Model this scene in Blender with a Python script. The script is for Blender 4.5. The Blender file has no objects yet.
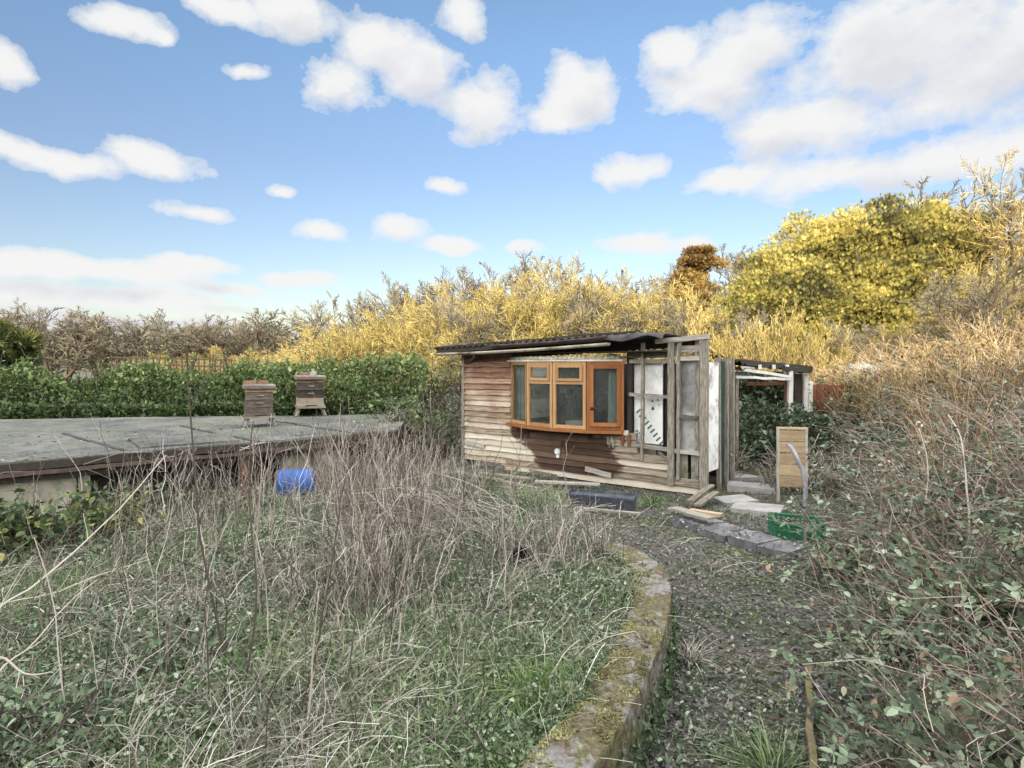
import bpy, math
import numpy as np
from mathutils import Vector, Matrix

scene = bpy.context.scene
COL = scene.collection
rng = np.random.default_rng(11)
PI = math.pi

# ------------------------------------------------------------------ measured view
F, EYE, HOR = 620.0, 2.0, 365.0            # focal length in pixels, eye height, horizon row


def W(px, py, Y):
    return np.array(((px - 512) / F * Y, Y, EYE - (py - HOR) / F * Y))


def G(px, py, z=0.0):
    return W(px, py, (EYE - z) * F / (py - HOR))


# ------------------------------------------------------------------ numeric helpers
def sm(a, b, x):
    t = np.clip((np.asarray(x, float) - a) / (b - a), 0, 1)
    return t * t * (3 - 2 * t)


def _h(ix, iy, s):
    n = (ix * 374761393 + iy * 668265263 + s * 1442695041) & 0x7fffffff
    n = ((n ^ (n >> 13)) * 1274126177) & 0x7fffffff
    n = n ^ (n >> 16)
    return (n & 0xffff) / 65535.0


def vn(x, y, s=0):
    x = np.asarray(x, float); y = np.asarray(y, float)
    ix = np.floor(x).astype(np.int64); iy = np.floor(y).astype(np.int64)
    fx = x - ix; fy = y - iy
    fx = fx * fx * (3 - 2 * fx); fy = fy * fy * (3 - 2 * fy)
    a = _h(ix, iy, s); b = _h(ix + 1, iy, s); c = _h(ix, iy + 1, s); d = _h(ix + 1, iy + 1, s)
    return (a * (1 - fx) + b * fx) * (1 - fy) + (c * (1 - fx) + d * fx) * fy


def fbm(x, y, s=0, o=4):
    t = 0; a = .5; n = 0
    for i in range(o):
        t = t + a * vn(np.asarray(x) * 2 ** i, np.asarray(y) * 2 ** i, s + i * 7); n += a; a *= .5
    return t / n


def rotm(yaw, pitch, roll):
    """Rz(yaw) Rx(pitch) Ry(roll) for arrays -> (N,3,3)"""
    cy, sy = np.cos(yaw), np.sin(yaw); cp, sp = np.cos(pitch), np.sin(pitch); cr, sr = np.cos(roll), np.sin(roll)
    z = np.zeros_like(cy); o = np.ones_like(cy)
    Rz = np.stack([np.stack([cy, -sy, z], -1), np.stack([sy, cy, z], -1), np.stack([z, z, o], -1)], -2)
    Rx = np.stack([np.stack([o, z, z], -1), np.stack([z, cp, -sp], -1), np.stack([z, sp, cp], -1)], -2)
    Ry = np.stack([np.stack([cr, z, sr], -1), np.stack([z, o, z], -1), np.stack([-sr, z, cr], -1)], -2)
    return Rz @ Rx @ Ry


class Geo:
    """collects polygons, then links them as ONE mesh object"""
    def __init__(self):
        self.v = []; self.q = []; self.t = []; self.r = []; self.n = 0

    def add(self, v, q=None, t=None, r=0.5):
        v = np.asarray(v, float).reshape(-1, 3)
        if q is not None and len(q): self.q.append(np.asarray(q, np.int64).reshape(-1, 4) + self.n)
        if t is not None and len(t): self.t.append(np.asarray(t, np.int64).reshape(-1, 3) + self.n)
        self.v.append(v)
        self.r.append(np.full(len(v), r) if np.isscalar(r) else np.asarray(r, float).reshape(-1))
        self.n += len(v)
        return self

    def scatter(self, tv, tq, tt, M, loc, rnd):
        tv = np.asarray(tv, float); N = len(loc); K = len(tv)
        v = np.einsum('nij,kj->nki', M, tv) + np.asarray(loc)[:, None, :]
        off = (np.arange(N) * K)[:, None, None]
        q = (np.asarray(tq)[None] + off).reshape(-1, 4) if tq is not None else None
        t = (np.asarray(tt)[None] + off).reshape(-1, 3) if tt is not None else None
        return self.add(v.reshape(-1, 3), q, t, np.repeat(rnd, K))

    def box(self, a, b, r=0.5, jit=0.0):
        (x0, y0, z0), (x1, y1, z1) = a, b
        v = np.array([(x0, y0, z0), (x1, y0, z0), (x1, y1, z0), (x0, y1, z0), (x0, y0, z1), (x1, y0, z1), (x1, y1, z1), (x0, y1, z1)], float)
        if jit: v += rng.uniform(-jit, jit, v.shape)
        return self.add(v, [(3, 2, 1, 0), (4, 5, 6, 7), (0, 1, 5, 4), (1, 2, 6, 5), (2, 3, 7, 6), (3, 0, 4, 7)], None, r)

    def beam(self, p, q, w, h, r=0.5, up=(0, 0, 1), n=1, jit=0.0):
        """a squared timber from p to q, w wide and h high, in n lengths so that it can wander"""
        p = np.array(p, float); q = np.array(q, float); d = (q - p); L = np.linalg.norm(d); d /= L
        u = np.array(up, float)
        if abs(np.dot(u, d)) > .95: u = np.array((0, 1, 0), float)
        s = np.cross(d, u); s /= np.linalg.norm(s); u = np.cross(s, d)
        vs = []
        for i in range(n + 1):
            c = p + d * L * i / n
            if jit and 0 < i < n: c = c + s * rng.uniform(-jit, jit) + u * rng.uniform(-jit, jit)
            for a, b in ((-1, -1), (1, -1), (1, 1), (-1, 1)):
                vs.append(c + s * a * w / 2 + u * b * h / 2)
        qs = []
        for i in range(n):
            for k in range(4):
                qs.append((i * 4 + k, i * 4 + (k + 1) % 4, i * 4 + 4 + (k + 1) % 4, i * 4 + 4 + k))
        qs += [(0, 3, 2, 1), (n * 4, n * 4 + 1, n * 4 + 2, n * 4 + 3)]
        return self.add(vs, qs, None, r)

    def tubes(self, P, R, S=3, r=None):
        """P (N,K,3) polylines, R (N,K) radii"""
        P = np.asarray(P, float); R = np.asarray(R, float)
        N, K, _ = P.shape
        T = np.gradient(P, axis=1) if K > 2 else np.repeat((P[:, 1:] - P[:, :1]), 2, 1)
        T = T / (np.linalg.norm(T, axis=2, keepdims=True) + 1e-9)
        ref = np.where(np.abs(T[..., 2:3]) > .9, np.array((1., 0, 0)), np.array((0, 0, 1.)))
        A = np.cross(T, ref); A /= np.linalg.norm(A, axis=2, keepdims=True) + 1e-9
        B = np.cross(T, A)
        ang = np.arange(S) * 2 * PI / S
        v = P[:, :, None, :] + R[:, :, None, None] * (np.cos(ang)[None, None, :, None] * A[:, :, None, :] + np.sin(ang)[None, None, :, None] * B[:, :, None, :])
        i = np.arange(N)[:, None, None] * K * S; k = np.arange(K - 1)[None, :, None] * S; s = np.arange(S)[None, None, :]; s2 = (s + 1) % S
        q = np.stack([i + k + s, i + k + s2, i + k + S + s2, i + k + S + s], -1).reshape(-1, 4)
        rr = np.repeat(rng.random(N) if r is None else (np.full(N, r) if np.isscalar(r) else r), K * S)
        self.add(v.reshape(-1, 3), q, None, rr)
        if S > 3:
            e0 = self.n - N * K * S
            t = []
            for n_ in range(N if N < 400 else 0):
                b = n_ * K * S; e = b + (K - 1) * S
                for j in range(1, S - 1):
                    t += [(b, b + j + 1, b + j), (e, e + j, e + j + 1)]
            if t: self.t.append(np.array(t) + e0)
        return self

    def lathe(self, prof, S=20, r=0.5, M=None):
        K = len(prof); ang = np.arange(S) * 2 * PI / S
        v = np.array([[(p[0] * math.cos(a), p[0] * math.sin(a), p[1]) for a in ang] for p in prof]).reshape(-1, 3)
        if M is not None: v = v @ np.array(M.to_3x3()).T + np.array(M.translation)
        q = [(k * S + s, k * S + (s + 1) % S, k * S + S + (s + 1) % S, k * S + S + s) for k in range(K - 1) for s in range(S)]
        return self.add(v, q, None, r)

    def build(self, name, mat, parent=None, smooth=False, local=None):
        me = bpy.data.meshes.new(name)
        V = np.concatenate(self.v)
        if local is not None: V = V - np.asarray(local)
        parts = []; tot = []
        if self.q: Q = np.concatenate(self.q); parts.append(Q.reshape(-1)); tot.append(np.full(len(Q), 4))
        if self.t: T = np.concatenate(self.t); parts.append(T.reshape(-1)); tot.append(np.full(len(T), 3))
        L = np.concatenate(parts); tot = np.concatenate(tot)
        me.vertices.add(len(V)); me.vertices.foreach_set('co', V.astype(np.float32).reshape(-1))
        me.loops.add(len(L)); me.loops.foreach_set('vertex_index', L.astype(np.int32))
        me.polygons.add(len(tot)); st = np.concatenate([[0], np.cumsum(tot)[:-1]])
        me.polygons.foreach_set('loop_start', st.astype(np.int32)); me.polygons.foreach_set('loop_total', tot.astype(np.int32))
        me.polygons.foreach_set('use_smooth', np.full(len(tot), bool(smooth)))
        at = me.attributes.new('rnd', 'FLOAT', 'POINT'); at.data.foreach_set('value', np.concatenate(self.r).astype(np.float32))
        me.update(calc_edges=True); me.validate()
        me.materials.append(mat)
        o = bpy.data.objects.new(name, me); COL.objects.link(o)
        if parent is not None: o.parent = parent
        return o


def tag(o, label=None, cat=None, group=None, kind=None):
    if label: o['label'] = label
    if cat: o['category'] = cat
    if group: o['group'] = group
    if kind: o['kind'] = kind
    return o


def thing(name, label, cat, loc=(0, 0, 0), rz=0.0, group=None):
    e = bpy.data.objects.new(name, None); COL.objects.link(e)
    e.location = tuple(float(c) for c in loc); e.rotation_euler = (0, 0, rz); e.empty_display_size = .2
    return tag(e, label, cat, group)


def dup(root, label, loc, rz=0.0, s=1.0, group=None):
    r = root.copy(); COL.objects.link(r)
    r.location = tuple(float(c) for c in loc); r.rotation_euler = (0, 0, rz); r.scale = (s, s, s) if np.isscalar(s) else s
    r['label'] = label
    if group: r['group'] = group
    for ch in list(root.children):
        c = ch.copy(); COL.objects.link(c); c.parent = r
        for g in list(ch.children):
            d = g.copy(); COL.objects.link(d); d.parent = c
    return r


# ------------------------------------------------------------------ materials
def newmat(name):
    m = bpy.data.materials.new(name); m.use_nodes = True
    nt = m.node_tree; nt.nodes.clear()
    out = nt.nodes.new('ShaderNodeOutputMaterial')
    return m, nt, out


def nd(nt, t, **kw):
    n = nt.nodes.new(t)
    for k, v in kw.items():
        if k in n.inputs.keys(): n.inputs[k].default_value = v
        else: setattr(n, k, v)
    return n


def ramp(nt, fac, stops, interp='LINEAR'):
    r = nt.nodes.new('ShaderNodeValToRGB'); cr = r.color_ramp; cr.interpolation = interp
    while len(cr.elements) < len(stops): cr.elements.new(.5)
    for e, (p, c) in zip(cr.elements, stops):
        e.position = p; e.color = (*c, 1) if len(c) == 3 else c
    nt.links.new(fac, r.inputs[0])
    return r.outputs[0]


def mixc(nt, f, a, b, mode='MIX'):
    m = nt.nodes.new('ShaderNodeMix'); m.data_type = 'RGBA'; m.blend_type = mode
    for k, x in ((0, f), (6, a), (7, b)):
        if isinstance(x, (int, float)): m.inputs[k].default_value = x
        elif isinstance(x, tuple): m.inputs[k].default_value = (*x, 1) if len(x) == 3 else x
        else: nt.links.new(x, m.inputs[k])
    return m.outputs[2]


def math_(nt, op, a, b=0.0, c=0.0, clamp=False):
    m = nt.nodes.new('ShaderNodeMath'); m.operation = op; m.use_clamp = clamp
    for k, x in enumerate((a, b, c)):
        if isinstance(x, (int, float)): m.inputs[k].default_value = x
        else: nt.links.new(x, m.inputs[k])
    return m.outputs[0]


def coords(nt, scale=(1, 1, 1), kind='Object', loc=(0, 0, 0)):
    tc = nt.nodes.new('ShaderNodeTexCoord'); mp = nt.nodes.new('ShaderNodeMapping')
    mp.inputs['Scale'].default_value = scale; mp.inputs['Location'].default_value = loc
    nt.links.new(tc.outputs[kind], mp.inputs[0])
    return mp.outputs[0]


def noise(nt, vec, scale, detail=5, rough=.6, dist=0.0):
    n = nt.nodes.new('ShaderNodeTexNoise'); n.inputs['Scale'].default_value = scale; n.inputs['Detail'].default_value = detail
    n.inputs['Roughness'].default_value = rough; n.inputs['Distortion'].default_value = dist
    nt.links.new(vec, n.inputs['Vector'])
    return n.outputs['Fac']


def surf(nt, out, col, rough=.8, bump=None, bs=.4, bd=.02, spec=.3, metal=0.0):
    p = nt.nodes.new('ShaderNodeBsdfPrincipled')
    if isinstance(col, tuple): p.inputs['Base Color'].default_value = (*col, 1)
    else: nt.links.new(col, p.inputs['Base Color'])
    if isinstance(rough, (int, float)): p.inputs['Roughness'].default_value = rough
    else: nt.links.new(rough, p.inputs['Roughness'])
    p.inputs['Specular IOR Level'].default_value = spec; p.inputs['Metallic'].default_value = metal
    if bump is not None:
        b = nt.nodes.new('ShaderNodeBump'); b.inputs['Strength'].default_value = bs; b.inputs['Distance'].default_value = bd
        nt.links.new(bump, b.inputs['Height']); nt.links.new(b.outputs[0], p.inputs['Normal'])
    nt.links.new(p.outputs[0], out.inputs[0])
    return p


def attr(nt, name='rnd'):
    a = nt.nodes.new('ShaderNodeAttribute'); a.attribute_name = name
    return a.outputs['Fac']


def veg(name, stops, trans=.25, rough=.6, spec=.25, patch=0.0, patchcol=(.3, .25, .12), pscale=1.2):
    m, nt, out = newmat(name)
    c = ramp(nt, attr(nt), stops)
    if patch:
        n = noise(nt, coords(nt), pscale, 3)
        c = mixc(nt, math_(nt, 'MULTIPLY', ramp(nt, n, [(.42, (0, 0, 0)), (.62, (1, 1, 1))]), patch), c, patchcol)
    p = surf(nt, out, c, rough, spec=spec)
    if trans:
        t = nt.nodes.new('ShaderNodeBsdfTranslucent'); nt.links.new(c, t.inputs[0])
        mx = nt.nodes.new('ShaderNodeMixShader'); mx.inputs[0].default_value = trans
        nt.links.new(p.outputs[0], mx.inputs[1]); nt.links.new(t.outputs[0], mx.inputs[2]); nt.links.new(mx.outputs[0], out.inputs[0])
    return m


def wood(name, stops, along=(1, 14, 14), sc=2.2, bump=.5, blot=None, rough=.85):
    """weathered timber: grain stretched along one axis, per-board tone from rnd, blotches of another colour"""
    m, nt, out = newmat(name)
    g = noise(nt, coords(nt, along), sc, 7, .68, .6)
    big = noise(nt, coords(nt), 1.7, 4)
    f = math_(nt, 'ADD', math_(nt, 'MULTIPLY', g, .75), math_(nt, 'MULTIPLY', attr(nt), .35))
    c = ramp(nt, math_(nt, 'SUBTRACT', f, .05), stops)
    if blot: c = mixc(nt, ramp(nt, big, [(.45, (0, 0, 0)), (.6, (1, 1, 1))]), c, blot)
    surf(nt, out, c, rough, g, bump, .012, .2)
    return m


M = {}
# --- vegetation
M['grass'] = veg('green_grass', [(0, (.022, .04, .014)), (.4, (.085, .14, .05)), (.75, (.20, .28, .115)), (1, (.38, .43, .24))], .3, .55)
M['straw'] = veg('dead_grass', [(0, (.06, .048, .038)), (.35, (.18, .16, .13)), (.7, (.38, .355, .30)), (1, (.68, .65, .57))], .1, .7)
M['stems'] = veg('dead_stems', [(0, (.05, .04, .034)), (.4, (.165, .138, .115)), (.75, (.31, .27, .23)), (1, (.54, .49, .43))], 0, .75)
M['darkstem'] = veg('dark_stem', [(0, (.035, .028, .024)), (1, (.11, .085, .07))], 0, .7)
M['palecane'] = veg('pale_cane', [(0, (.3, .27, .22)), (1, (.5, .46, .39))], 0, .7)
M['herb'] = veg('low_herbs', [(0, (.018, .032, .016)), (.4, (.075, .12, .055)), (.75, (.20, .28, .155)), (1, (.44, .51, .37))], .25, .5, .35)
M['bramble_leaf'] = veg('bramble_leaves', [(0, (.022, .036, .018)), (.35, (.065, .095, .048)), (.62, (.14, .19, .105)), (.84, (.33, .40, .28)), (.92, (.22, .14, .08)), (1, (.32, .23, .14))], .25, .45, .4)
M['bramble_cane'] = veg('bramble_canes', [(0, (.07, .045, .038)), (.3, (.18, .115, .09)), (.6, (.33, .25, .20)), (1, (.58, .50, .43))], 0, .6)
M['bush_leaf'] = veg('shrub_leaves', [(0, (.025, .045, .018)), (.5, (.06, .10, .035)), (.8, (.12, .17, .06)), (.95, (.30, .31, .09)), (1, (.36, .34, .1))], .3, .4, .4)
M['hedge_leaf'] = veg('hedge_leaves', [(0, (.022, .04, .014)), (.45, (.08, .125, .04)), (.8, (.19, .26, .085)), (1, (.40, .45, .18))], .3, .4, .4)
M['litter'] = veg('leaf_litter', [(0, (.024, .021, .019)), (.4, (.078, .071, .065)), (.75, (.165, .155, .147)), (.92, (.30, .295, .29)), (1, (.50, .49, .48))], 0, .45, .5)
M['twig_yellow'] = veg('yellow_twigs', [(0, (.09, .064, .035)), (.35, (.265, .2, .078)), (.75, (.44, .345, .115)), (1, (.59, .5, .22))], 0, .7)
M['leaf_yellow'] = veg('yellow_buds', [(0, (.18, .135, .035)), (.5, (.40, .325, .07)), (1, (.56, .48, .13))], .25, .6)
M['leaf_olive'] = veg('olive_yellow_leaves', [(0, (.13, .115, .03)), (.5, (.30, .25, .05)), (1, (.46, .39, .09))], .25, .6)
M['twig_grey'] = veg('grey_twigs', [(0, (.06, .05, .038)), (.5, (.155, .135, .095)), (1, (.28, .25, .18))], 0, .8)
M['leaf_amber'] = veg('amber_leaves', [(0, (.20, .12, .03)), (.5, (.40, .25, .06)), (1, (.52, .35, .10))], .25, .6)
M['yew'] = veg('yew_sprays', [(0, (.045, .042, .024)), (.25, (.15, .14, .045)), (.6, (.36, .315, .08)), (1, (.56, .455, .14))], .15, .6)
M['conifer'] = veg('bronze_sprays', [(0, (.08, .05, .02)), (.5, (.30, .19, .06)), (1, (.48, .35, .11))], .15, .6)
M['brush'] = veg('reddish_brush', [(0, (.10, .065, .035)), (.4, (.27, .18, .095)), (.75, (.43, .32, .17)), (1, (.6, .49, .30))], 0, .7)
M['dark_edge'] = wood('mossy_edging_timber', [(.2, (.05, .04, .03)), (.55, (.16, .125, .08)), (.85, (.30, .25, .16))], (14, 1.5, 14), 3, blot=(.17, .16, .07))
M['bark'] = wood('bark', [(.2, (.05, .035, .025)), (.6, (.16, .12, .085)), (.9, (.26, .2, .14))], (8, 8, 1.5), 3)
# --- timber and built things
M['grey_wood'] = wood('grey_weathered_timber', [(.28, (.03, .026, .022)), (.45, (.17, .15, .125)), (.6, (.36, .33, .285)), (.8, (.55, .52, .46))], (2, 20, 20), 2.8)
M['grey_post'] = wood('grey_weathered_post', [(.28, (.03, .026, .022)), (.45, (.17, .15, .12)), (.6, (.36, .335, .285)), (.8, (.55, .53, .47))], (20, 20, 2.2), 2.8)
M['pale_wood'] = wood('pale_timber', [(.25, (.10, .085, .065)), (.5, (.30, .27, .22)), (.8, (.52, .49, .43))], (1.5, 14, 14), 2.4)
M['tan_wood'] = wood('tan_pallet_timber', [(.2, (.20, .14, .08)), (.55, (.42, .32, .20)), (.85, (.55, .45, .31))], (1.5, 14, 14), 3)
M['dark_wood'] = wood('dark_rotten_timber', [(.2, (.018, .015, .013)), (.6, (.06, .05, .042)), (.9, (.17, .14, .12))], (1, 14, 14), 2.4)
M['red_wood'] = wood('red_brown_timber', [(.2, (.09, .035, .02)), (.6, (.20, .085, .045)), (.9, (.30, .15, .08))], (12, 12, 1.5), 2.4)
M['white_wood'] = wood('flaking_white_paint', [(.15, (.30, .28, .25)), (.4, (.62, .61, .57)), (.8, (.76, .75, .72))], (6, 6, 1), 2.0, blot=(.55, .53, .48))


def simple(name, c1, c2, sc=6, rough=.6, bump=.2, spec=.3, metal=0.0, detail=6, lo=.35, hi=.65, dirt=None):
    m, nt, out = newmat(name)
    n = noise(nt, coords(nt), sc, detail, .65)
    c = ramp(nt, n, [(lo, c1), (hi, c2)])
    if dirt:
        d = noise(nt, coords(nt, (1, 1, 1), loc=(3.1, 1.7, 5.3)), sc * .45, 6, .7)
        c = mixc(nt, ramp(nt, d, [(.5, (0, 0, 0)), (.64, (1, 1, 1))]), c, dirt)
    surf(nt, out, c, rough, n, bump, .01, spec, metal)
    return m


M['orange_frame'] = wood('orange_brown_woodgrain_frame', [(.2, (.15, .055, .02)), (.6, (.32, .13, .048)), (.9, (.45, .21, .09))], (8, 8, 1), 3, .1, rough=.45)
M['tan_frame'] = wood('tan_woodgrain_frame', [(.2, (.24, .125, .05)), (.6, (.42, .25, .115)), (.9, (.56, .38, .20))], (8, 8, 1), 3, .1, rough=.45)
M['white_board'] = simple('white_board', (.70, .70, .68), (.84, .84, .82), 3, .7, .1, dirt=(.50, .49, .45))
M['peeling'] = simple('peeling_white_panel', (.80, .80, .78), (.66, .65, .62), 5, .8, .3, dirt=(.17, .155, .135))
M['dirty_sheet'] = simple('dirty_grey_sheet', (.14, .14, .135), (.32, .32, .31), 3.2, .6, .2, dirt=(.46, .45, .43))
M['green_mark'] = simple('dark_green_print', (.05, .13, .085), (.09, .19, .12), 8, .7, .05)
M['dark_green'] = simple('dark_green_door', (.012, .028, .02), (.03, .06, .045), 6, .7, .1)
M['black_mark'] = simple('dark_print', (.03, .03, .03), (.07, .07, .07), 8, .7, .05)
M['felt'] = simple('roof_felt_black', (.025, .024, .025), (.09, .085, .08), 5, .8, .4)
M['gutter'] = simple('pale_gutter', (.36, .31, .23), (.55, .50, .41), 4, .6, .1, dirt=(.16, .12, .09))
M['dark_gutter'] = simple('dark_gutter', (.05, .035, .028), (.13, .095, .075), 5, .55, .1)
M['steel'] = simple('grey_pipe', (.20, .21, .22), (.40, .41, .42), 9, .5, .15, metal=.2, dirt=(.13, .11, .09))
M['slate_plastic'] = simple('slate_black_trough', (.04, .047, .062), (.085, .098, .125), 8, .5, .1, dirt=(.12, .12, .12))
M['blue'] = simple('blue_plastic', (.006, .065, .28), (.01, .10, .40), 4, .42, .05, .4, dirt=(.04, .09, .21))
M['green_plastic'] = simple('green_plastic', (.014, .10, .05), (.02, .18, .085), 7, .5, .08, .4, dirt=(.06, .11, .065))
M['render'] = simple('cream_wall', (.34, .31, .24), (.46, .43, .35), 2.2, .9, .25, dirt=(.20, .185, .14))
M['void'] = simple('dark_interior_shade', (.02, .018, .016), (.05, .045, .04), 3, .9, .2)  # near-black colour put in for the shade of interiors and openings
M['stone'] = simple('grey_stone', (.16, .15, .13), (.33, .32, .29), 5, .9, .6, dirt=(.13, .14, .06))
M['brown_stone'] = simple('brown_stone', (.14, .115, .08), (.26, .225, .17), 7, .9, .6, dirt=(.12, .115, .06))
M['slab'] = simple('dark_paving', (.10, .10, .105), (.21, .21, .215), 4, .75, .4, dirt=(.14, .13, .10))
M['slab_pale'] = simple('pale_paving', (.22, .215, .20), (.34, .33, .32), 4, .85, .4, dirt=(.16, .15, .11))
M['plaster'] = simple('pale_rubble', (.16, .155, .14), (.36, .35, .33), 9, .9, .6, dirt=(.12, .11, .09))
M['curtain'] = simple('pale_curtain', (.42, .45, .46), (.55, .58, .58), 3, .9, .05)
M['black_pot'] = simple('black_plastic', (.008, .008, .009), (.02, .02, .022), 5, .45, .05)
M['hive_wood'] = wood('hive_timber', [(.25, (.06, .04, .028)), (.5, (.20, .145, .10)), (.85, (.40, .34, .27))], (3, 3, 9), 2.6, blot=(.24, .215, .185))
M['hive_dark'] = wood('hive_dark_timber', [(.25, (.022, .018, .015)), (.55, (.085, .07, .058)), (.85, (.2, .17, .14))], (3, 3, 9), 2.6)
M['hive_roof'] = simple('hive_roof_sheet', (.16, .16, .16), (.34, .34, .33), 6, .6, .2, dirt=(.22, .15, .10))
M['terracotta'] = simple('terracotta', (.20, .10, .065), (.30, .17, .11), 8, .8, .2, dirt=(.16, .13, .10))


def mat_cladding():
    m, nt, out = newmat('weathered_shiplap')
    oc = coords(nt)
    sep = nt.nodes.new('ShaderNodeSeparateXYZ'); nt.links.new(oc, sep.inputs[0])
    u, z = sep.outputs[0], sep.outputs[2]
    g = noise(nt, coords(nt, (1.4, 8, 22)), 2.6, 9, .78, .9)
    b = noise(nt, coords(nt, (1.0, 1, 2.2)), 1.6, 5, .6)
    r = attr(nt)
    f = math_(nt, 'ADD', math_(nt, 'MULTIPLY', g, .8), math_(nt, 'MULTIPLY', r, .3))
    pale = ramp(nt, f, [(.32, (.07, .05, .034)), (.43, (.29, .225, .15)), (.56, (.52, .45, .34)), (.8, (.70, .65, .55))])
    red = ramp(nt, f, [(.3, (.045, .024, .016)), (.48, (.16, .082, .052)), (.62, (.32, .2, .135)), (.78, (.58, .47, .36))])
    grey = ramp(nt, f, [(.32, (.06, .045, .034)), (.46, (.25, .20, .15)), (.58, (.43, .37, .29)), (.78, (.60, .54, .45))])
    hi = math_(nt, 'ADD', math_(nt, 'MULTIPLY', math_(nt, 'SUBTRACT', z, 1.22), 1.2), math_(nt, 'MULTIPLY', math_(nt, 'SUBTRACT', b, .5), 3.0))
    c = mixc(nt, math_(nt, 'ADD', hi, .5, clamp=True), pale, red)
    c = mixc(nt, math_(nt, 'MULTIPLY', math_(nt, 'SUBTRACT', u, 2.3), .9, clamp=True), c, grey)
    # the dark soaked patch below the window
    wz = math_(nt, 'ADD', z, math_(nt, 'MULTIPLY', math_(nt, 'SUBTRACT', g, .5), .22))
    wu = math_(nt, 'ADD', u, math_(nt, 'MULTIPLY', math_(nt, 'SUBTRACT', b, .5), 1.3))
    skew = math_(nt, 'ADD', wu, math_(nt, 'MULTIPLY', math_(nt, 'SUBTRACT', wz, .6), .75))
    eu = math_(nt, 'DIVIDE', math_(nt, 'SUBTRACT', skew, 2.40), 1.0)
    ez = math_(nt, 'DIVIDE', math_(nt, 'SUBTRACT', wz, .60), .52)
    d = math_(nt, 'ADD', math_(nt, 'POWER', math_(nt, 'ABSOLUTE', eu), 3.0), math_(nt, 'POWER', math_(nt, 'ABSOLUTE', ez), 3.0))
    mask = ramp(nt, d, [(.75, (1, 1, 1)), (1.15, (0, 0, 0))])
    stain = ramp(nt, f, [(.3, (.022, .012, .009)), (.6, (.075, .038, .024)), (.85, (.17, .09, .055))])
    c = mixc(nt, math_(nt, 'MULTIPLY', mask, .93), c, stain)
    surf(nt, out, c, .85, g, .5, .012, .2)
    return m


M['cladding'] = mat_cladding()


def mat_ground():
    m, nt, out = newmat('soil_moss_and_trodden_earth')
    v = coords(nt)
    n1 = noise(nt, v, 1.1, 6, .65); n2 = noise(nt, v, 14, 7, .7); n3 = noise(nt, coords(nt, loc=(9, 4, 0)), 2.6, 5, .6)
    soil = ramp(nt, n2, [(.3, (.035, .031, .028)), (.5, (.10, .092, .085)), (.7, (.2, .19, .175))])
    moss = ramp(nt, n2, [(.3, (.025, .035, .012)), (.7, (.10, .13, .05))])
    c = mixc(nt, ramp(nt, n1, [(.45, (0, 0, 0)), (.6, (1, 1, 1))]), soil, moss)
    c = mixc(nt, ramp(nt, n3, [(.52, (0, 0, 0)), (.66, (1, 1, 1))]), c, (.13, .105, .08))
    surf(nt, out, c, .95, n2, .8, .04, .2)
    return m


def mat_flatroof():
    m, nt, out = newmat('mossy_roof_felt')
    v = coords(nt)
    n1 = noise(nt, v, .9, 7, .72, .6); n2 = noise(nt, v, 11, 8, .8); n3 = noise(nt, coords(nt, loc=(4, 8, 0)), 1.1, 7, .72)
    c = ramp(nt, n1, [(.40, (.028, .032, .033)), (.5, (.095, .10, .088)), (.60, (.185, .185, .16))])
    c = mixc(nt, ramp(nt, n3, [(.48, (0, 0, 0)), (.66, (1, 1, 1))]), c, (.12, .135, .07))
    c = mixc(nt, .42, c, ramp(nt, n2, [(.38, (.03, .03, .03)), (.52, (.14, .14, .125)), (.62, (.22, .22, .205)), (.74, (.5, .49, .47))]))
    surf(nt, out, c, .8, n2, .6, .015, .3)
    return m


def mat_mosswall():
    m, nt, out = newmat('mossy_coping_stone')
    v = coords(nt)
    n1 = noise(nt, v, 3.2, 7, .7, .3); n2 = noise(nt, v, 34, 6, .75); n3 = noise(nt, coords(nt, loc=(5, 2, 1)), 9, 6, .7)
    st = ramp(nt, n2, [(.3, (.10, .095, .085)), (.55, (.26, .25, .235)), (.75, (.42, .41, .39))])
    mo = ramp(nt, n2, [(.28, (.04, .038, .022)), (.45, (.115, .108, .055)), (.6, (.21, .20, .105)), (.75, (.36, .345, .22))])
    br = ramp(nt, n2, [(.3, (.05, .038, .026)), (.7, (.22, .175, .12))])
    mo = mixc(nt, ramp(nt, n3, [(.46, (0, 0, 0)), (.58, (1, 1, 1))]), mo, br)
    a = math_(nt, 'ADD', n1, math_(nt, 'MULTIPLY', math_(nt, 'SUBTRACT', n3, .5), .5))
    c = mixc(nt, ramp(nt, a, [(.45, (0, 0, 0)), (.52, (1, 1, 1))]), st, mo)
    surf(nt, out, c, .95, n2, 1.0, .02, .15)
    return m


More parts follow.
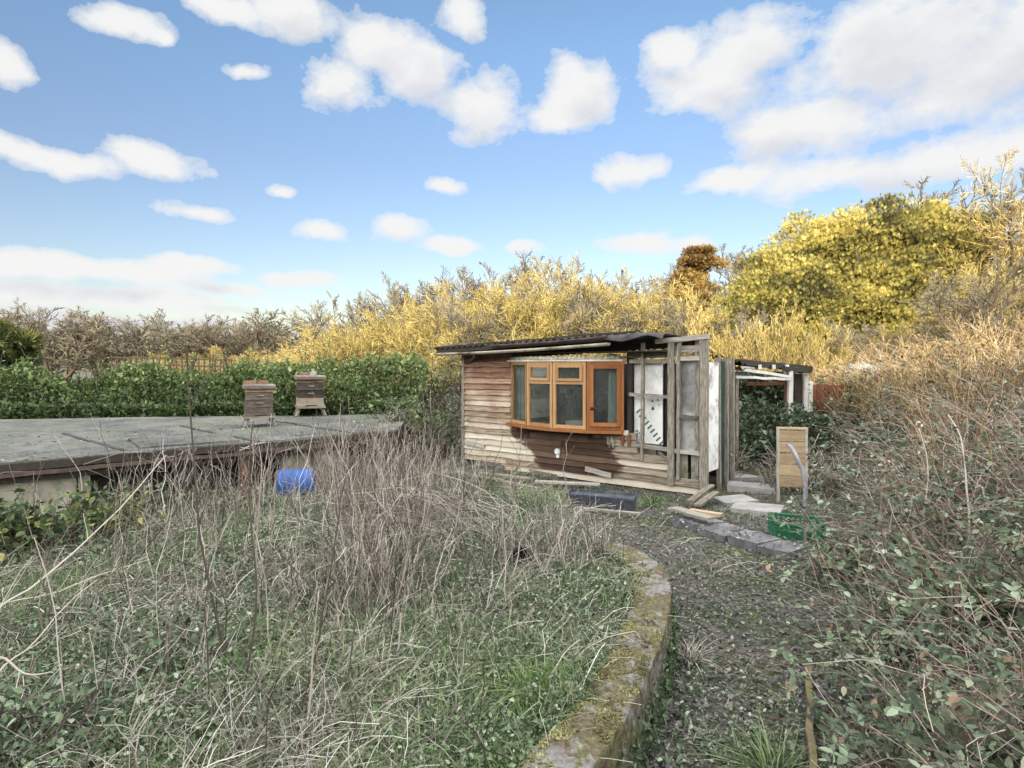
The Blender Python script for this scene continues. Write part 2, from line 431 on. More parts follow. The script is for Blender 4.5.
def mat_glass():
    m, nt, out = newmat('dirty_window_glass')
    n = noise(nt, coords(nt), 38, 6, .8); n1 = noise(nt, coords(nt, (1, 1, .5)), 5, 5, .7)
    gl = nd(nt, 'ShaderNodeBsdfGlossy', Roughness=.03); gl.inputs[0].default_value = (.9, .95, .95, 1)
    tr = nd(nt, 'ShaderNodeBsdfTransparent'); tr.inputs[0].default_value = (.62, .70, .66, 1)
    df = nd(nt, 'ShaderNodeBsdfDiffuse'); df.inputs[0].default_value = (.33, .36, .33, 1)
    fr = nd(nt, 'ShaderNodeFresnel', IOR=1.5)
    a = nt.nodes.new('ShaderNodeMixShader'); nt.links.new(math_(nt, 'MULTIPLY_ADD', fr.outputs[0], 1.0, .03), a.inputs[0]); nt.links.new(tr.outputs[0], a.inputs[1]); nt.links.new(gl.outputs[0], a.inputs[2])
    b = nt.nodes.new('ShaderNodeMixShader')
    dm = math_(nt, 'ADD', ramp(nt, n, [(.54, (0, 0, 0)), (.70, (.6, .6, .6))]), ramp(nt, n1, [(.35, (.0, .0, .0)), (.75, (.16, .16, .16))]))
    nt.links.new(dm, b.inputs[0]); nt.links.new(a.outputs[0], b.inputs[1]); nt.links.new(df.outputs[0], b.inputs[2])
    nt.links.new(b.outputs[0], out.inputs[0])
    return m


M['ground'] = mat_ground(); M['flatroof'] = mat_flatroof(); M['mosswall'] = mat_mosswall(); M['glass'] = mat_glass()

# ------------------------------------------------------------------ lie of the land
WO = np.array([(-1.0, .2), (-.80, .6), (-.35, 1.2), (.02, 1.9), (.322, 2.46), (.515, 2.83), (.744, 3.32), (.928, 3.76), (1.05, 4.1), (1.11, 4.33), (1.18, 4.68), (1.19, 5.01), (1.096, 5.39), (.90, 5.66), (.62, 5.86), (.3, 5.98)])
WI = np.array([(-1.22, .36), (-1.03, .75), (-.58, 1.33), (-.22, 2.0), (.061, 2.52), (.276, 2.85), (.52, 3.38), (.70, 3.82), (.80, 4.12), (.871, 4.39), (.925, 4.70), (.932, 4.98), (.86, 5.24), (.70, 5.44), (.50, 5.60), (.24, 5.70)])
WC = (WO + WI) / 2


def XC(y):
    return np.interp(y, [.2, .6, 1.27, 1.95, 2.49, 2.84, 3.35, 3.79, 4.11, 4.36, 4.69, 5.0, 5.4, 6.0], [-1.1, -.92, -.47, -.1, .19, .395, .632, .814, .925, .99, 1.05, 1.06, 1.0, .95])


def XR(y):
    return np.interp(y, [0, 2.3, 3, 5, 7, 9, 11, 14, 20], [1.5, 1.65, 1.85, 2.85, 3.9, 5.2, 6.5, 7.2, 8.5])


BA = np.array((-2.2, 11.8)); BDIR = np.array((.734, .679)); BOUT = np.array((.679, -.734))     # low building: front edge, direction, outward


def shade_ridge(x):  # unseen rise added behind the camera, shaped to shade the foreground
    return 9.0 - .26 * np.clip(x + 6, 0, 12) + 1.0 * (fbm(np.asarray(x) * .35, 0, 5) - .5)


def gz(x, y):
    x = np.asarray(x, float); y = np.asarray(y, float)
    z = .10 * (fbm(x * .6, y * .6, 3) - .5) + .04 * (fbm(x * 3, y * 3, 9) - .5)
    w = .07 + .4 * sm(5.3, 6.0, y)
    z = z + (.31 * (1 - sm(5.2, 9.0, y)) + .10 * fbm(x * .9, y * .9, 21)) * (1 - sm(-w, w, x - XC(y))) * (1 - sm(9, 11, y))
    s = (x - BA[0]) * BOUT[0] + (y - BA[1]) * BOUT[1]; l = (x - BA[0]) * BDIR[0] + (y - BA[1]) * BDIR[1]
    z = z - .28 * np.exp(-((s - .5) / .6) ** 2) * sm(.5, -.8, l)
    k = np.maximum(0, x - XR(y))
    z = z + 2.4 * (1 - np.exp(-.21 * k)) * sm(0, .7, k) * sm(-3, 1, y)
    z = z + shade_ridge(x) * sm(-4.5, -15, y)
    return z


def lattice(spans):
    out = []
    for a, b, st in spans: out += list(np.arange(a, b, st))
    return np.array(out + [spans[-1][1]])


gx = lattice([(-700, -100, 60), (-100, -30, 7), (-30, -9, .8), (-9, 10, .09), (10, 30, .6), (30, 100, 7), (100, 700, 60)])
gy = lattice([(-120, -20, 10), (-20, 0, 1), (0, 13, .09), (13, 30, .5), (30, 100, 5), (100, 900, 50)])
XX, YY = np.meshgrid(gx, gy)
nx, ny = len(gx), len(gy)
ii = (np.arange(ny - 1)[:, None] * nx + np.arange(nx - 1)[None]).reshape(-1)
g = Geo(); g.add(np.stack([XX, YY, gz(XX, YY)], -1).reshape(-1, 3), np.stack([ii, ii + 1, ii + nx + 1, ii + nx], -1))
tag(g.build('ground', M['ground'], smooth=True), kind='structure')

# ------------------------------------------------------------------ retaining wall of mossy stone
def resample(P, n):
    d = np.concatenate([[0], np.cumsum(np.linalg.norm(np.diff(P, axis=0), axis=1))])
    t = np.linspace(0, d[-1], n)
    return np.stack([np.interp(t, d, P[:, 0]), np.interp(t, d, P[:, 1])], -1)


wall = thing('retaining_wall', 'low curved retaining wall with mossy stone top beside the path', 'wall', (0, 0, 0))
N = 260
o_, i_ = resample(WO, N), resample(WI, N)
TOP = .40
prof = [('o', -.35), ('o', -.1), ('o', .08), ('o', .22), ('o', .355), ('o', .40), ('m', .33), ('m', .66), ('i', .40), ('i', .355), ('i', .2), ('i', -.1)]
rows = []
tt = np.linspace(0, 1, N)
for (k, h) in prof:
    if k == 'o': c = o_; z = np.full(N, h)
    elif k == 'i': c = i_; z = np.full(N, h)
    else: c = o_ * (1 - h) + i_ * h; z = np.full(N, .405)
    rows.append(np.concatenate([c, z[:, None]], 1))
V = np.stack(rows, 1)                                            # N, 12, 3
# finer cross-section of the top
dens = []
for a, b, n in ((0, 1, 2), (1, 2, 3), (2, 3, 3), (3, 4, 3), (4, 5, 2), (5, 6, 5), (6, 7, 5), (7, 8, 5), (8, 9, 2), (9, 10, 2), (10, 11, 1)):
    for q in range(n): dens.append(V[:, a] * (1 - q / n) + V[:, b] * q / n)
dens.append(V[:, 11]); V = np.stack(dens, 1); K = V.shape[1]
x, y, z = V[..., 0], V[..., 1], V[..., 2]
topm = sm(.3, .39, z)
nrm = (o_ - i_); nrm = nrm / np.linalg.norm(nrm, axis=1, keepdims=True)
joint = np.abs(((tt * 17.3) % 1) - .5)[:, None]
dz = topm * (.05 * (fbm(x * 5, y * 5, 40) - .5) + .035 * (fbm(x * 22, y * 22, 44) - .5) - .02 * sm(.46, .5, joint))
dx = (.05 * (fbm(x * 6 + z * 7, y * 6 + z * 3, 50) - .5) + .03 * (fbm(x * 20 + z * 30, y * 20 - z * 26, 55) - .5)) - .015 * sm(.45, .5, joint)
V = V + np.stack([nrm[:, None, 0] * dx, nrm[:, None, 1] * dx, dz], -1)
V[..., 2] -= sm(.86, 1.0, tt)[:, None] * .09
jj = (np.arange(N - 1)[:, None] * K + np.arange(K - 1)[None]).reshape(-1)
g = Geo(); g.add(V.reshape(-1, 3), np.stack([jj, jj + 1, jj + K + 1, jj + K], -1))
g.build('coping', M['mosswall'], wall, smooth=True)

LEAFV = [(0, 0, 0), (.26, .28, .05), (.22, .66, .04), (0, 1, -.06), (-.22, .66, .04), (-.26, .28, .05)]
LEAFQ = [(0, 1, 2, 3), (0, 3, 4, 5)]
# cushions of moss on the coping
n = 42000
k = (rng.random(n) ** .9 * (N - 1)).astype(int); f = rng.random(n)
p2 = o_[k] * (1 - f[:, None]) + i_[k] * f[:, None]
keep = fbm(p2[:, 0] * 4, p2[:, 1] * 4, 61) + .25 * (f - .5) > .44
p2 = p2[keep]; n = len(p2)
moss = Geo()
z = .40 + .05 * (fbm(p2[:, 0] * 5, p2[:, 1] * 5, 40) - .5) - sm(.86, 1.0, k[keep] / N) * .09
ang = rng.uniform(0, 2 * PI, n)
sc = rng.uniform(.006, .017, n)
Mx = rotm(ang, rng.uniform(.1, 1.2, n), rng.uniform(-.6, .6, n)) * sc[:, None, None]
moss.scatter(LEAFV, LEAFQ, None, Mx, np.concatenate([p2, z[:, None]], 1), np.clip(fbm(p2[:, 0] * 7, p2[:, 1] * 7, 77) * 1.2 - .1 + rng.normal(0, .15, n), 0, 1))
M['moss'] = veg('cushion_moss', [(0, (.05, .045, .026)), (.3, (.14, .128, .055)), (.6, (.26, .25, .10)), (1, (.48, .47, .27))], .2, .8)
tag(moss.build('moss', M['moss'], wall), kind='stuff')

# ------------------------------------------------------------------ timber shed
SL = np.array((-.97, 12.5)); SD = np.array((.784, -.621)); SN = np.array((.621, .784)); SROT = math.atan2(-.621, .784)


def S2W(u, w, z=0.0):
    p = SL + SD * u + SN * w
    return np.array((p[0], p[1], z))


shed = thing('timber_shed', 'derelict timber shed with orange framed bow window and peeling weatherboards', 'shed', (SL[0], SL[1], 0), SROT)


def board(g, u0, u1, z, h, w=-.02, r=None, tilt=.034, wob=.006):
    n = max(2, int((u1 - u0) / .35) + 1)
    us = np.linspace(u0, u1, n); dzs = rng.normal(0, wob, n)
    r = rng.random() if r is None else r
    vs = []
    for a, d in zip(us, dzs):
        d2 = rng.normal(0, wob * .6)
        vs += [(a, w - tilt + d2, z + d), (a, w + d2, z + h + d), (a, w + .02, z + h + d), (a, w + .02, z + d)]
    vs = np.array(vs); vs[:4, 0] += rng.normal(0, .012, 4); vs[-4:, 0] += rng.normal(0, .012, 4)
    q = []
    for i in range(n - 1):
        for k in range(4): q.append((i * 4 + k, i * 4 + 4 + k, i * 4 + 4 + (k + 1) % 4, i * 4 + (k + 1) % 4))
    q += [(0, 1, 2, 3), ((n - 1) * 4 + 3, (n - 1) * 4 + 2, (n - 1) * 4 + 1, (n - 1) * 4)]
    g.add(vs, q, None, r)


clad = Geo()
BH = .108
WIN0, WIN1, SILL, HEAD = 1.27, 3.62, .92, 2.06
for i in range(21):
    z = .02 + i * BH
    hgt = BH * 1.05
    if z > 2.22: break
    if z + BH < .90:
        end = 5.0 if z < .20 else (4.46 if z < .46 else 3.85)
        end += rng.uniform(-.02, .03)
        cuts = [0.0 if z > .1 else .35] + sorted(rng.uniform(.8, end - .6, 1 if rng.random() < .6 else 2)) + [end]
        for a, b in zip(cuts[:-1], cuts[1:]):
            board(clad, a, b - .006, z, hgt, w=-.02 + rng.normal(0, .003))
    else:
        board(clad, 0, WIN0 - .02 + rng.uniform(-.015, .01), z, hgt, w=-.02 + rng.normal(0, .003))
board(clad, 1.2, 3.7, .845, .075, w=-.03)
clad.build('front_cladding', M['cladding'], shed)
# end wall, back wall and floor that close the shed
g = Geo()
for i in range(20):
    z = .02 + i * BH
    g.box((-.02 + rng.uniform(-.004, .004), .03, z), (.03, 3.0, z + BH * .985), rng.random())
g.build('end_cladding', M['grey_wood'], shed)
g = Geo(); g.beam((.03, 3.0, 1.0), (4.93, 1.32, 1.0), .05, 2.05, .3); g.build('back_wall', M['void'], shed)  # dark colour stands in for interior shade behind the glass
g = Geo(); g.add([(.03, .2, .08), (4.9, .2, .08), (4.9, 1.3, .08), (.03, 2.95, .08)], [(0, 1, 2, 3)]); g.build('floor_deck', M['dark_wood'], shed)
# corner posts and inner studs
for (u, w, h, s) in ((.02, -.02, 2.28, .075), (1.22, .06, 2.1, .06), (3.68, .07, 2.2, .08)):
    g = Geo(); g.beam((u, w, 0), (u, w, h), s, s, n=5, jit=.004); g.build('stud', M['grey_post' if u < 3 else 'dark_wood'], shed)
# open skeleton at the right end: (u, base, top, width)
for (u, z0, h, wd, w) in ((3.95, .45, 2.36, .045, -.03), (4.45, .12, 2.40, .10, -.05), (4.56, .22, 2.38, .05, -.02), (4.84, .3, 2.42, .06, .04), (4.97, 0, 2.45, .12, -.04)):
    g = Geo(); g.beam((u, w, z0), (u + .01, w, h), wd, .07, n=7, jit=.005); g.build('post', M['grey_post'], shed)
for (a, b, w, h) in (((3.72, -.03, 1.52), (4.44, -.03, 1.50), .045, .055), ((4.57, -.02, 1.20), (4.95, -.02, 1.20), .04, .05), ((3.72, -.02, .70), (4.44, -.02, .665), .05, .06),
                     ((4.5, -.02, .66), (4.95, -.02, .645), .045, .06), ((4.2, -.06, 2.37), (5.06, -.06, 2.43), .07, .075), ((4.5, -.02, 2.10), (4.95, -.02, 2.10), .05, .06),
                     ((3.7, .02, 2.06), (4.46, .02, 2.06), .05, .06), ((4.5, .02, 2.25), (4.95, .02, 2.25), .05, .10), ((4.25, -.05, .62), (4.47, -.06, .44), .035, .03)):
    g = Geo(); g.beam(a, b, w, h, n=4, jit=.004, r=rng.random()); g.build('rail', M['grey_wood'], shed)
# white lining board with its printed marks, broken hole below it
g = Geo(); g.box((3.74, .10, .72), (4.24, .12, 2.04), .5); lin = g.build('lining_board', M['white_board'], shed)
g = Geo()
for i in range(9):                                             # diagonal comb of green bars
    a = np.array((3.77 + i * .05, .096, 1.22 - i * .062)); d = np.array((.075, 0, .065)); s = np.array((.012, 0, -.014))
    g.add([a, a + d, a + d + s * 1.6, a + s * 1.6], [(0, 1, 2, 3)])
for i in range(6):
    a = np.array((3.76 + i * .03, .096, .92 - i * .012 + .02 * (i % 2))); g.add([a, a + (.02, 0, .01), a + (.025, 0, -.03), a + (.004, 0, -.035)], [(0, 1, 2, 3)])
g.build('printed_stripes', M['green_mark'], lin)
for (u, z, s) in ((4.07, 1.30, .05), (4.06, 1.42, .03), (4.16, 1.44, .025), (4.18, 1.36, .018), (4.12, 1.84, .012)):
    g = Geo(); g.add([(u - s * .6, .096, z - s * .6), (u + s * .7, .096, z - s * .5), (u + s * .1, .096, z + s * .8)], None, [(0, 1, 2)]); g.build('printed_mark', M['black_mark'], lin)
g = Geo(); g.box((4.25, .16, .66), (4.42, .18, 2.05), .5); g.build('dark_lining', M['void'], shed)
g = Geo(); g.box((3.72, .14, .40), (4.2, .17, .70), .5, .01); g.build('insulation_board', M['stone'], shed)
g = Geo(); g.box((4.16, .05, .42), (4.40, .12, .66), .4, .02); g.build('torn_sheet', M['felt'], shed)
g = Geo()                                                       # grey glazing sheet, torn edge
pts = [(4.52, .66), (4.93, .64), (4.93, 2.08), (4.52, 2.08)]
g.box((4.52, .06, .66), (4.94, .075, 2.08), .5); sh = g.build('plastic_sheet', M['dirty_sheet'], shed)
g = Geo()
pp = np.array([(4.72, .68), (4.94, .68), (4.94, 1.52), (4.90, 1.56), (4.86, 1.48), (4.82, 1.53), (4.80, 1.40), (4.77, 1.28), (4.78, 1.12), (4.73, 1.0), (4.70, .85)])
c = pp.mean(0)
vv = [(c[0], .05, c[1])] + [(a, .052, b) for a, b in pp]
g.add(vv, None, [(0, i + 1, (i + 1) % len(pp) + 1) for i in range(len(pp))]); g.build('torn_film', M['dirty_sheet'], sh)
g = Geo(); g.box((4.52, .03, .22), (4.68, .05, .62), .5, .01); g.box((4.74, .03, .22), (4.93, .05, .62), .3, .01); g.build('lower_panel', M['stone'], shed)
# right-hand end wall: flaking white panel, then a dark green door edge and grey posts
g = Geo(); g.box((4.93, .18, .35), (4.96, .62, 2.04), .5, .006); g.build('side_panel', M['peeling'], shed)
g = Geo(); g.box((4.92, .66, .05), (4.955, .90, 2.06), .5, .006); g.build('side_door', M['dark_green'], shed)
for w, s in ((.64, .06), (.95, .07), (1.25, .07)):
    g = Geo(); g.beam((4.96, w, 0), (4.96 + rng.uniform(-.02, .02), w, 2.12), s, s, n=6, jit=.006); g.build('post', M['grey_post'], shed)

# roof: corrugated dark sheets on a rotten deck, tilting up to the right
def zr(u, w): return 2.28 + .038 * (u + .45) - .09 * (w + .3)


roof = Geo()
us = np.linspace(-.48, 4.42, 150); ws = np.linspace(-.34, 1.6, 7)
U, Wm = np.meshgrid(us, ws)
Zt = zr(U, Wm) + .06 + .016 * np.sin(U * 2 * PI / .075 * .5) + .03 * (fbm(U * 1.5, Wm * 1.5, 8) - .5)
Zt += -.05 * sm(4.0, 4.42, U) * sm(.2, -.3, Wm)
nn = U.size
V = np.concatenate([np.stack([U, Wm, Zt], -1).reshape(-1, 3), np.stack([U, Wm, Zt - .018], -1).reshape(-1, 3)])
a = (np.arange(len(ws) - 1)[:, None] * len(us) + np.arange(len(us) - 1)[None]).reshape(-1); m_ = len(us)
q = [np.stack([a, a + 1, a + m_ + 1, a + m_], -1), np.stack([a + nn, a + nn + m_, a + nn + m_ + 1, a + nn + 1], -1)]
e = np.arange(len(us) - 1); q.append(np.stack([e, e + nn, e + nn + 1, e + 1], -1))
roof.add(V, np.concatenate(q))
rf = roof.build('roof', M['felt'], shed)
g = Geo()
for w in (-.30, -.27):
    g.beam((-.46, w, zr(-.46, -.3) + .0), (4.2, w, zr(4.2, -.3) + .0), .025, .075, n=10, jit=.007)
g.beam((-.5, -.33, zr(-.5, -.3) + .075), (4.05, -.33, zr(4.05, -.3) + .085), .03, .03, n=12, jit=.012)
g.build('fascia', M['dark_wood'], rf)
g = Geo(); g.box((-.4, -.24, 2.2), (4.4, .02, 2.23), .2, .01); g.build('soffit', M['dark_wood'], rf)
# a few loose battens and twigs lying on the eaves at the left end
g = Geo()
for i in range(14):
    u = rng.uniform(-.5, .6); g.beam((u, -.34 + rng.uniform(0, .2), zr(u, -.3) + .10), (u + rng.uniform(.15, .6), -.32 + rng.uniform(-.1, .2), zr(u, -.3) + .10 + rng.uniform(-.02, .05)), .015, .012, rng.random())
g.build('broken_batten', M['grey_wood'], rf)


def gutter(a, b, rad, mat, nm):
    n = 9; ang = np.linspace(PI, 2 * PI, 7); vs = []
    for i in range(n):
        t = i / (n - 1); c = np.array(a) * (1 - t) + np.array(b) * t + np.array((0, 0, -.02 * math.sin(PI * t)))
        for r_ in (rad, rad * .85):
            for th in ang: vs.append(c + np.array((0, r_ * math.cos(th), r_ * math.sin(th))))
    q = []; k = len(ang)
    for i in range(n - 1):
        b0 = i * 2 * k; b1 = b0 + 2 * k
        for j in range(k - 1):
            q += [(b0 + j, b0 + j + 1, b1 + j + 1, b1 + j), (b0 + k + j, b1 + k + j, b1 + k + j + 1, b0 + k + j + 1)]
        q += [(b0, b1, b1 + k, b0 + k), (b0 + k - 1, b0 + 2 * k - 1, b1 + 2 * k - 1, b1 + k - 1)]
    for base in (0, (n - 1) * 2 * k):
        q += [(base + j, base + k + j, base + k + j + 1, base + j + 1) for j in range(k - 1)]
    G_ = Geo(); G_.add(vs, q); return G_.build(nm, mat, rf, smooth=True)


gutter((-.36, -.40, 2.235), (3.55, -.40, 2.36), .052, M['gutter'], 'gutter')
gutter((1.0, -.42, 2.375), (3.55, -.42, 2.475), .05, M['dark_gutter'], 'gutter')
g = Geo(); g.tubes(np.array([[(.62, -.40, 2.24), (.60, -.34, 2.18), (.35, -.12, 2.12), (.1, -.04, 2.03)]]), np.full((1, 4), .03), 8); g.build('downpipe', M['dark_gutter'], rf, smooth=True)
# curled sheet hanging at the right end of the eaves
g = Geo(); us = np.linspace(3.5, 4.5, 24); th = np.linspace(0, 1.5, 8); vs = []
for u in us:
    for t in th: vs.append((u, -.36 - .10 * math.sin(t) + .02 * math.sin(u * 9), zr(u, -.3) + .05 - .09 * (1 - math.cos(t)) * (1 + .4 * math.sin(u * 7)) - .04 * sm(4.2, 4.5, u)))
k = len(th); g.add(vs, [(i * k + j, i * k + j + 1, (i + 1) * k + j + 1, (i + 1) * k + j) for i in range(len(us) - 1) for j in range(k - 1)])
g.build('loose_sheet', M['felt'], rf, smooth=True)
g = Geo(); g.box((3.7, -.03, 2.12), (4.45, .03, 2.24), .2, .012); g.build('lintel', M['grey_wood'], shed)

# bow window
win = thing('bow_window', None, None); win.parent = shed
angs = [math.radians(a) for a in (-25, -8, 8, 25)]
pl = [np.array((WIN0, -.03))]
for a in angs: pl.append(pl[-1] + .62 * np.array((math.cos(a), math.sin(a))))
for i in range(4):
    a, b = pl[i], pl[i + 1]; d = (b - a) / np.linalg.norm(b - a); nrm_ = np.array((d[1], -d[0]))

    def P(s, z, o=0.0): return (a[0] + d[0] * s + nrm_[0] * o, a[1] + d[1] * s + nrm_[1] * o, z)
    fr = Geo(); fw = .055

    def bar(s0, z0, s1, z1, w, dp=.06, off=0.0):
        if abs(s1 - s0) < 1e-6:
            fr.add([P(s0 - w / 2, z0, -dp / 2 + off), P(s0 + w / 2, z0, -dp / 2 + off), P(s0 + w / 2, z0, dp / 2 + off), P(s0 - w / 2, z0, dp / 2 + off), P(s0 - w / 2, z1, -dp / 2 + off), P(s0 + w / 2, z1, -dp / 2 + off), P(s0 + w / 2, z1, dp / 2 + off), P(s0 - w / 2, z1, dp / 2 + off)],
                   [(3, 2, 1, 0), (4, 5, 6, 7), (0, 1, 5, 4), (1, 2, 6, 5), (2, 3, 7, 6), (3, 0, 4, 7)], None, rng.random())
        else:
            fr.add([P(s0, z0 - w / 2, -dp / 2 + off), P(s1, z0 - w / 2, -dp / 2 + off), P(s1, z0 - w / 2, dp / 2 + off), P(s0, z0 - w / 2, dp / 2 + off), P(s0, z0 + w / 2, -dp / 2 + off), P(s1, z0 + w / 2, -dp / 2 + off), P(s1, z0 + w / 2, dp / 2 + off), P(s0, z0 + w / 2, dp / 2 + off)],
                   [(3, 2, 1, 0), (4, 5, 6, 7), (0, 1, 5, 4), (1, 2, 6, 5), (2, 3, 7, 6), (3, 0, 4, 7)], None, rng.random())
    L = .62
    bar(.03, SILL, .03, HEAD, .052); bar(L - .03, SILL, L - .03, HEAD, .052)
    bar(.056, SILL + .03, L - .056, SILL + .03, .056); bar(.056, HEAD - .03, L - .056, HEAD - .03, .056)
    panes = []
    if i in (1, 2):
        bar(.056, HEAD - .36, L - .056, HEAD - .36, .055)
        panes = [(SILL + .058, HEAD - .388), (HEAD - .332, HEAD - .058)]
        # opening toplight: a second, prouder sash
        for (s0, z0, s1, z1, w) in ((.085, HEAD - .332, .085, HEAD - .058, .05), (L - .085, HEAD - .332, L - .085, HEAD - .058, .05), (.11, HEAD - .08, L - .11, HEAD - .08, .044), (.11, HEAD - .31, L - .11, HEAD - .31, .044)): bar(s0, z0, s1, z1, w, .05, .025)
    elif i == 3:
        panes = [(SILL + .058, HEAD - .058)]
        for (s0, z0, s1, z1, w) in ((.088, SILL + .06, .088, HEAD - .06, .062), (L - .088, SILL + .06, L - .088, HEAD - .06, .062), (.119, HEAD - .09, L - .119, HEAD - .09, .06), (.119, SILL + .09, L - .119, SILL + .09, .06)): bar(s0, z0, s1, z1, w, .05, .028)
    else: panes = [(SILL + .058, HEAD - .058)]
    fr.build('window_frame', M['orange_frame' if i == 3 else 'tan_frame'], win)
    for z0, z1 in panes:
        g = Geo(); g.add([P(.056, z0, -.006), P(L - .056, z0, -.006), P(L - .056, z1, -.006), P(.056, z1, -.006)], [(0, 1, 2, 3)]); g.build('pane', M['glass'], win)
    if i == 3:
        g = Geo(); g.add([P(.07, 1.25, .06), P(.10, 1.25, .06), P(.10, 1.27, .09), P(.07, 1.27, .09), P(.07, 1.30, .06), P(.17, 1.30, .08), P(.17, 1.285, .09), P(.07, 1.285, .09)], [(0, 1, 2, 3), (4, 5, 6, 7), (0, 4, 7, 3), (1, 5, 6, 2)]); g.build('handle', M['black_pot'], win)
# sill and scalloped head strip following the bow
for nm, z0, z1, o0, o1, mt in (('sill', SILL - .055, SILL - .003, -.06, .085, 'orange_frame'), ('head_board', HEAD + .003, HEAD + .03, -.05, .05, 'white_wood')):
    g = Geo(); vs = []
    ext = [pl[0] - np.array((.09, 0))] + pl + [pl[-1] + np.array((.12, 0))]
    for j, p in enumerate(ext):
        n_ = np.array((0, -1.)) if j in (0, 5) else (p - np.array((2.445, 1.3))) / np.linalg.norm(p - np.array((2.445, 1.3)))
        for o, z in ((o0, z0), (o1, z0), (o1, z1), (o0, z1)): vs.append((p[0] + n_[0] * o, p[1] + n_[1] * o, z))
    q = [(j * 4 + k, j * 4 + (k + 1) % 4, j * 4 + 4 + (k + 1) % 4, j * 4 + 4 + k) for j in range(5) for k in range(4)] + [(0, 3, 2, 1), (20, 21, 22, 23)]
    g.add(vs, q); g.build(nm, M[mt], win)
g = Geo(); vs = []; nW = 130                                     # wavy sheet over the window head
for j in range(nW):
    u = WIN0 - .05 + (WIN1 - WIN0 + .1) * j / (nW - 1); t = (u - WIN0) / (WIN1 - WIN0); w = -.36 * max(0, 1 - (2 * t - 1) ** 2) - .06 + .03 * math.sin(u * 2 * PI / .085)
    vs += [(u, w, HEAD + .035), (u, w + .01, HEAD + .085)]
g.add(vs, [(2 * j, 2 * j + 2, 2 * j + 3, 2 * j + 1) for j in range(nW - 1)]); g.build('wavy_trim', M['gutter'], win)
g = Geo(); poly = [pl[0], pl[1], pl[2], pl[3], pl[4]]            # little roof and inner ledge of the bow
for z, nm in ((SILL - .02, 'inner_ledge'), (HEAD + .02, 'bay_top')):
    g = Geo(); g.add([(p[0], p[1] + .03, z) for p in poly], [(0, 1, 2, 3)], [(0, 3, 4)]); g.build(nm, M['pale_wood'], win)
# curtain and what stands on the inner ledge
g = Geo(); us = np.linspace(3.32, 3.56, 40)
vs = []
for u in us: vs += [(u, -.02 + .03 * math.sin(u * 75) + .0, .98), (u, .0 + .018 * math.sin(u * 70), 2.03)]
g.add(vs, [(2 * i, 2 * i + 2, 2 * i + 3, 2 * i + 1) for i in range(39)]); g.build('curtain', M['curtain'], win, smooth=True)
g = Geo(); vs = []
for u in np.linspace(1.3, 1.62, 30): vs += [(u, .02 + .025 * math.sin(u * 75), .98), (u, .03 + .018 * math.sin(u * 70), 2.03)]
g.add(vs, [(2 * i, 2 * i + 2, 2 * i + 3, 2 * i + 1) for i in range(29)]); g.build('curtain', M['curtain'], win, smooth=True)
bowl = Geo(); bowl.lathe([(.0, 0), (.11, 0), (.15, .05), (.17, .13), (.155, .13), (.13, .05), (0, .02)], 20)
p = S2W(2.72, -.12, SILL - .018)
tag(bowl.build('basin', M['white_board'], smooth=True), 'white basin on the window ledge behind the third pane', 'basin').location = p
# vent cap and broken bits on the boards
g = Geo(); g.lathe([(0, .05), (.045, .05), (.06, .03), (.06, 0), (0, 0)], 14, .5, Matrix.Translation((2.31, -.035, .46)) @ Matrix.Rotation(PI / 2, 4, 'X')); g.box((2.29, -.07, .35), (2.35, -.04, .45), .5, .005); g.build('vent_cap', M['white_board'], shed)
g = Geo()
for i in range(7):
    u = 3.33 + rng.uniform(-.05, .08); g.beam((u, -.06, .80 + rng.uniform(-.02, .02)), (u + rng.uniform(-.05, .05), -.07, .62 + rng.uniform(0, .1)), .03, .012, rng.random())
g.build('broken_trim', M['pale_wood'], shed)
if True:
    for (a_, b_, z_) in ((.5, 1.1, .10), (1.7, 2.3, .05), (2.9, 3.4, .22), (.1, .6, .46)):
        g = Geo(); g.beam((a_, -.075, z_), (b_, -.07, z_ - .05 + rng.uniform(-.02, .02)), .018, .085, rng.random(), n=3, jit=.006)
        g.build('slipped_board', M['grey_wood'], shed)
for u, c in ((3.60, 'red_wood'), (3.72, 'red_wood')):
    g = Geo(); g.beam((u, -.055, .68), (u + .01, -.055, .86), .05, .03); g.build('short_post', M[c], shed)

# ------------------------------------------------------------------ ruined lean-to behind the shed
lt = thing('ruined_lean_to', 'roofless lean-to of bare white and grey posts filled with ivy behind shed', 'lean-to', (3.95, 11.2, 0))


def LP(px, py, Y): return W(px, py, Y) - np.array((3.95, 11.2, 0))


for (px, py, Y, w, mt) in ((731, 367, 11.3, .07, 'grey_post'), (736.5, 372, 11.5, .06, 'grey_post'), (790, 371, 12.8, .09, 'white_wood'), (785.5, 378, 12.9, .05, 'red_wood'), (805.5, 374, 13.8, .09, 'white_wood'), (797, 374, 13.9, .16, 'dark_wood')):
    t = LP(px, py, Y); b = t.copy(); b[2] = -.05
    g = Geo(); g.beam(b, t, w, w, n=7, jit=.01); g.build('post', M[mt], lt)
for (p0, p1, w, h, mt) in (((731, 367.5, 11.25), (789, 377, 12.7), .05, .055, 'white_wood'), ((735, 377, 11.4), (790, 379, 12.75), .05, .05, 'white_wood'), ((748, 384, 12.6), (786, 383, 12.9), .05, .06, 'red_wood'),
                        ((737, 362, 12.0), (808, 369, 13.8), .22, .11, 'dark_wood'), ((785, 369, 12.7), (809, 371, 13.75), .12, .1, 'dark_wood')):
    g = Geo(); g.beam(LP(*p0), LP(*p1), w, h, n=6, jit=.012); g.build('rail', M[mt], lt)
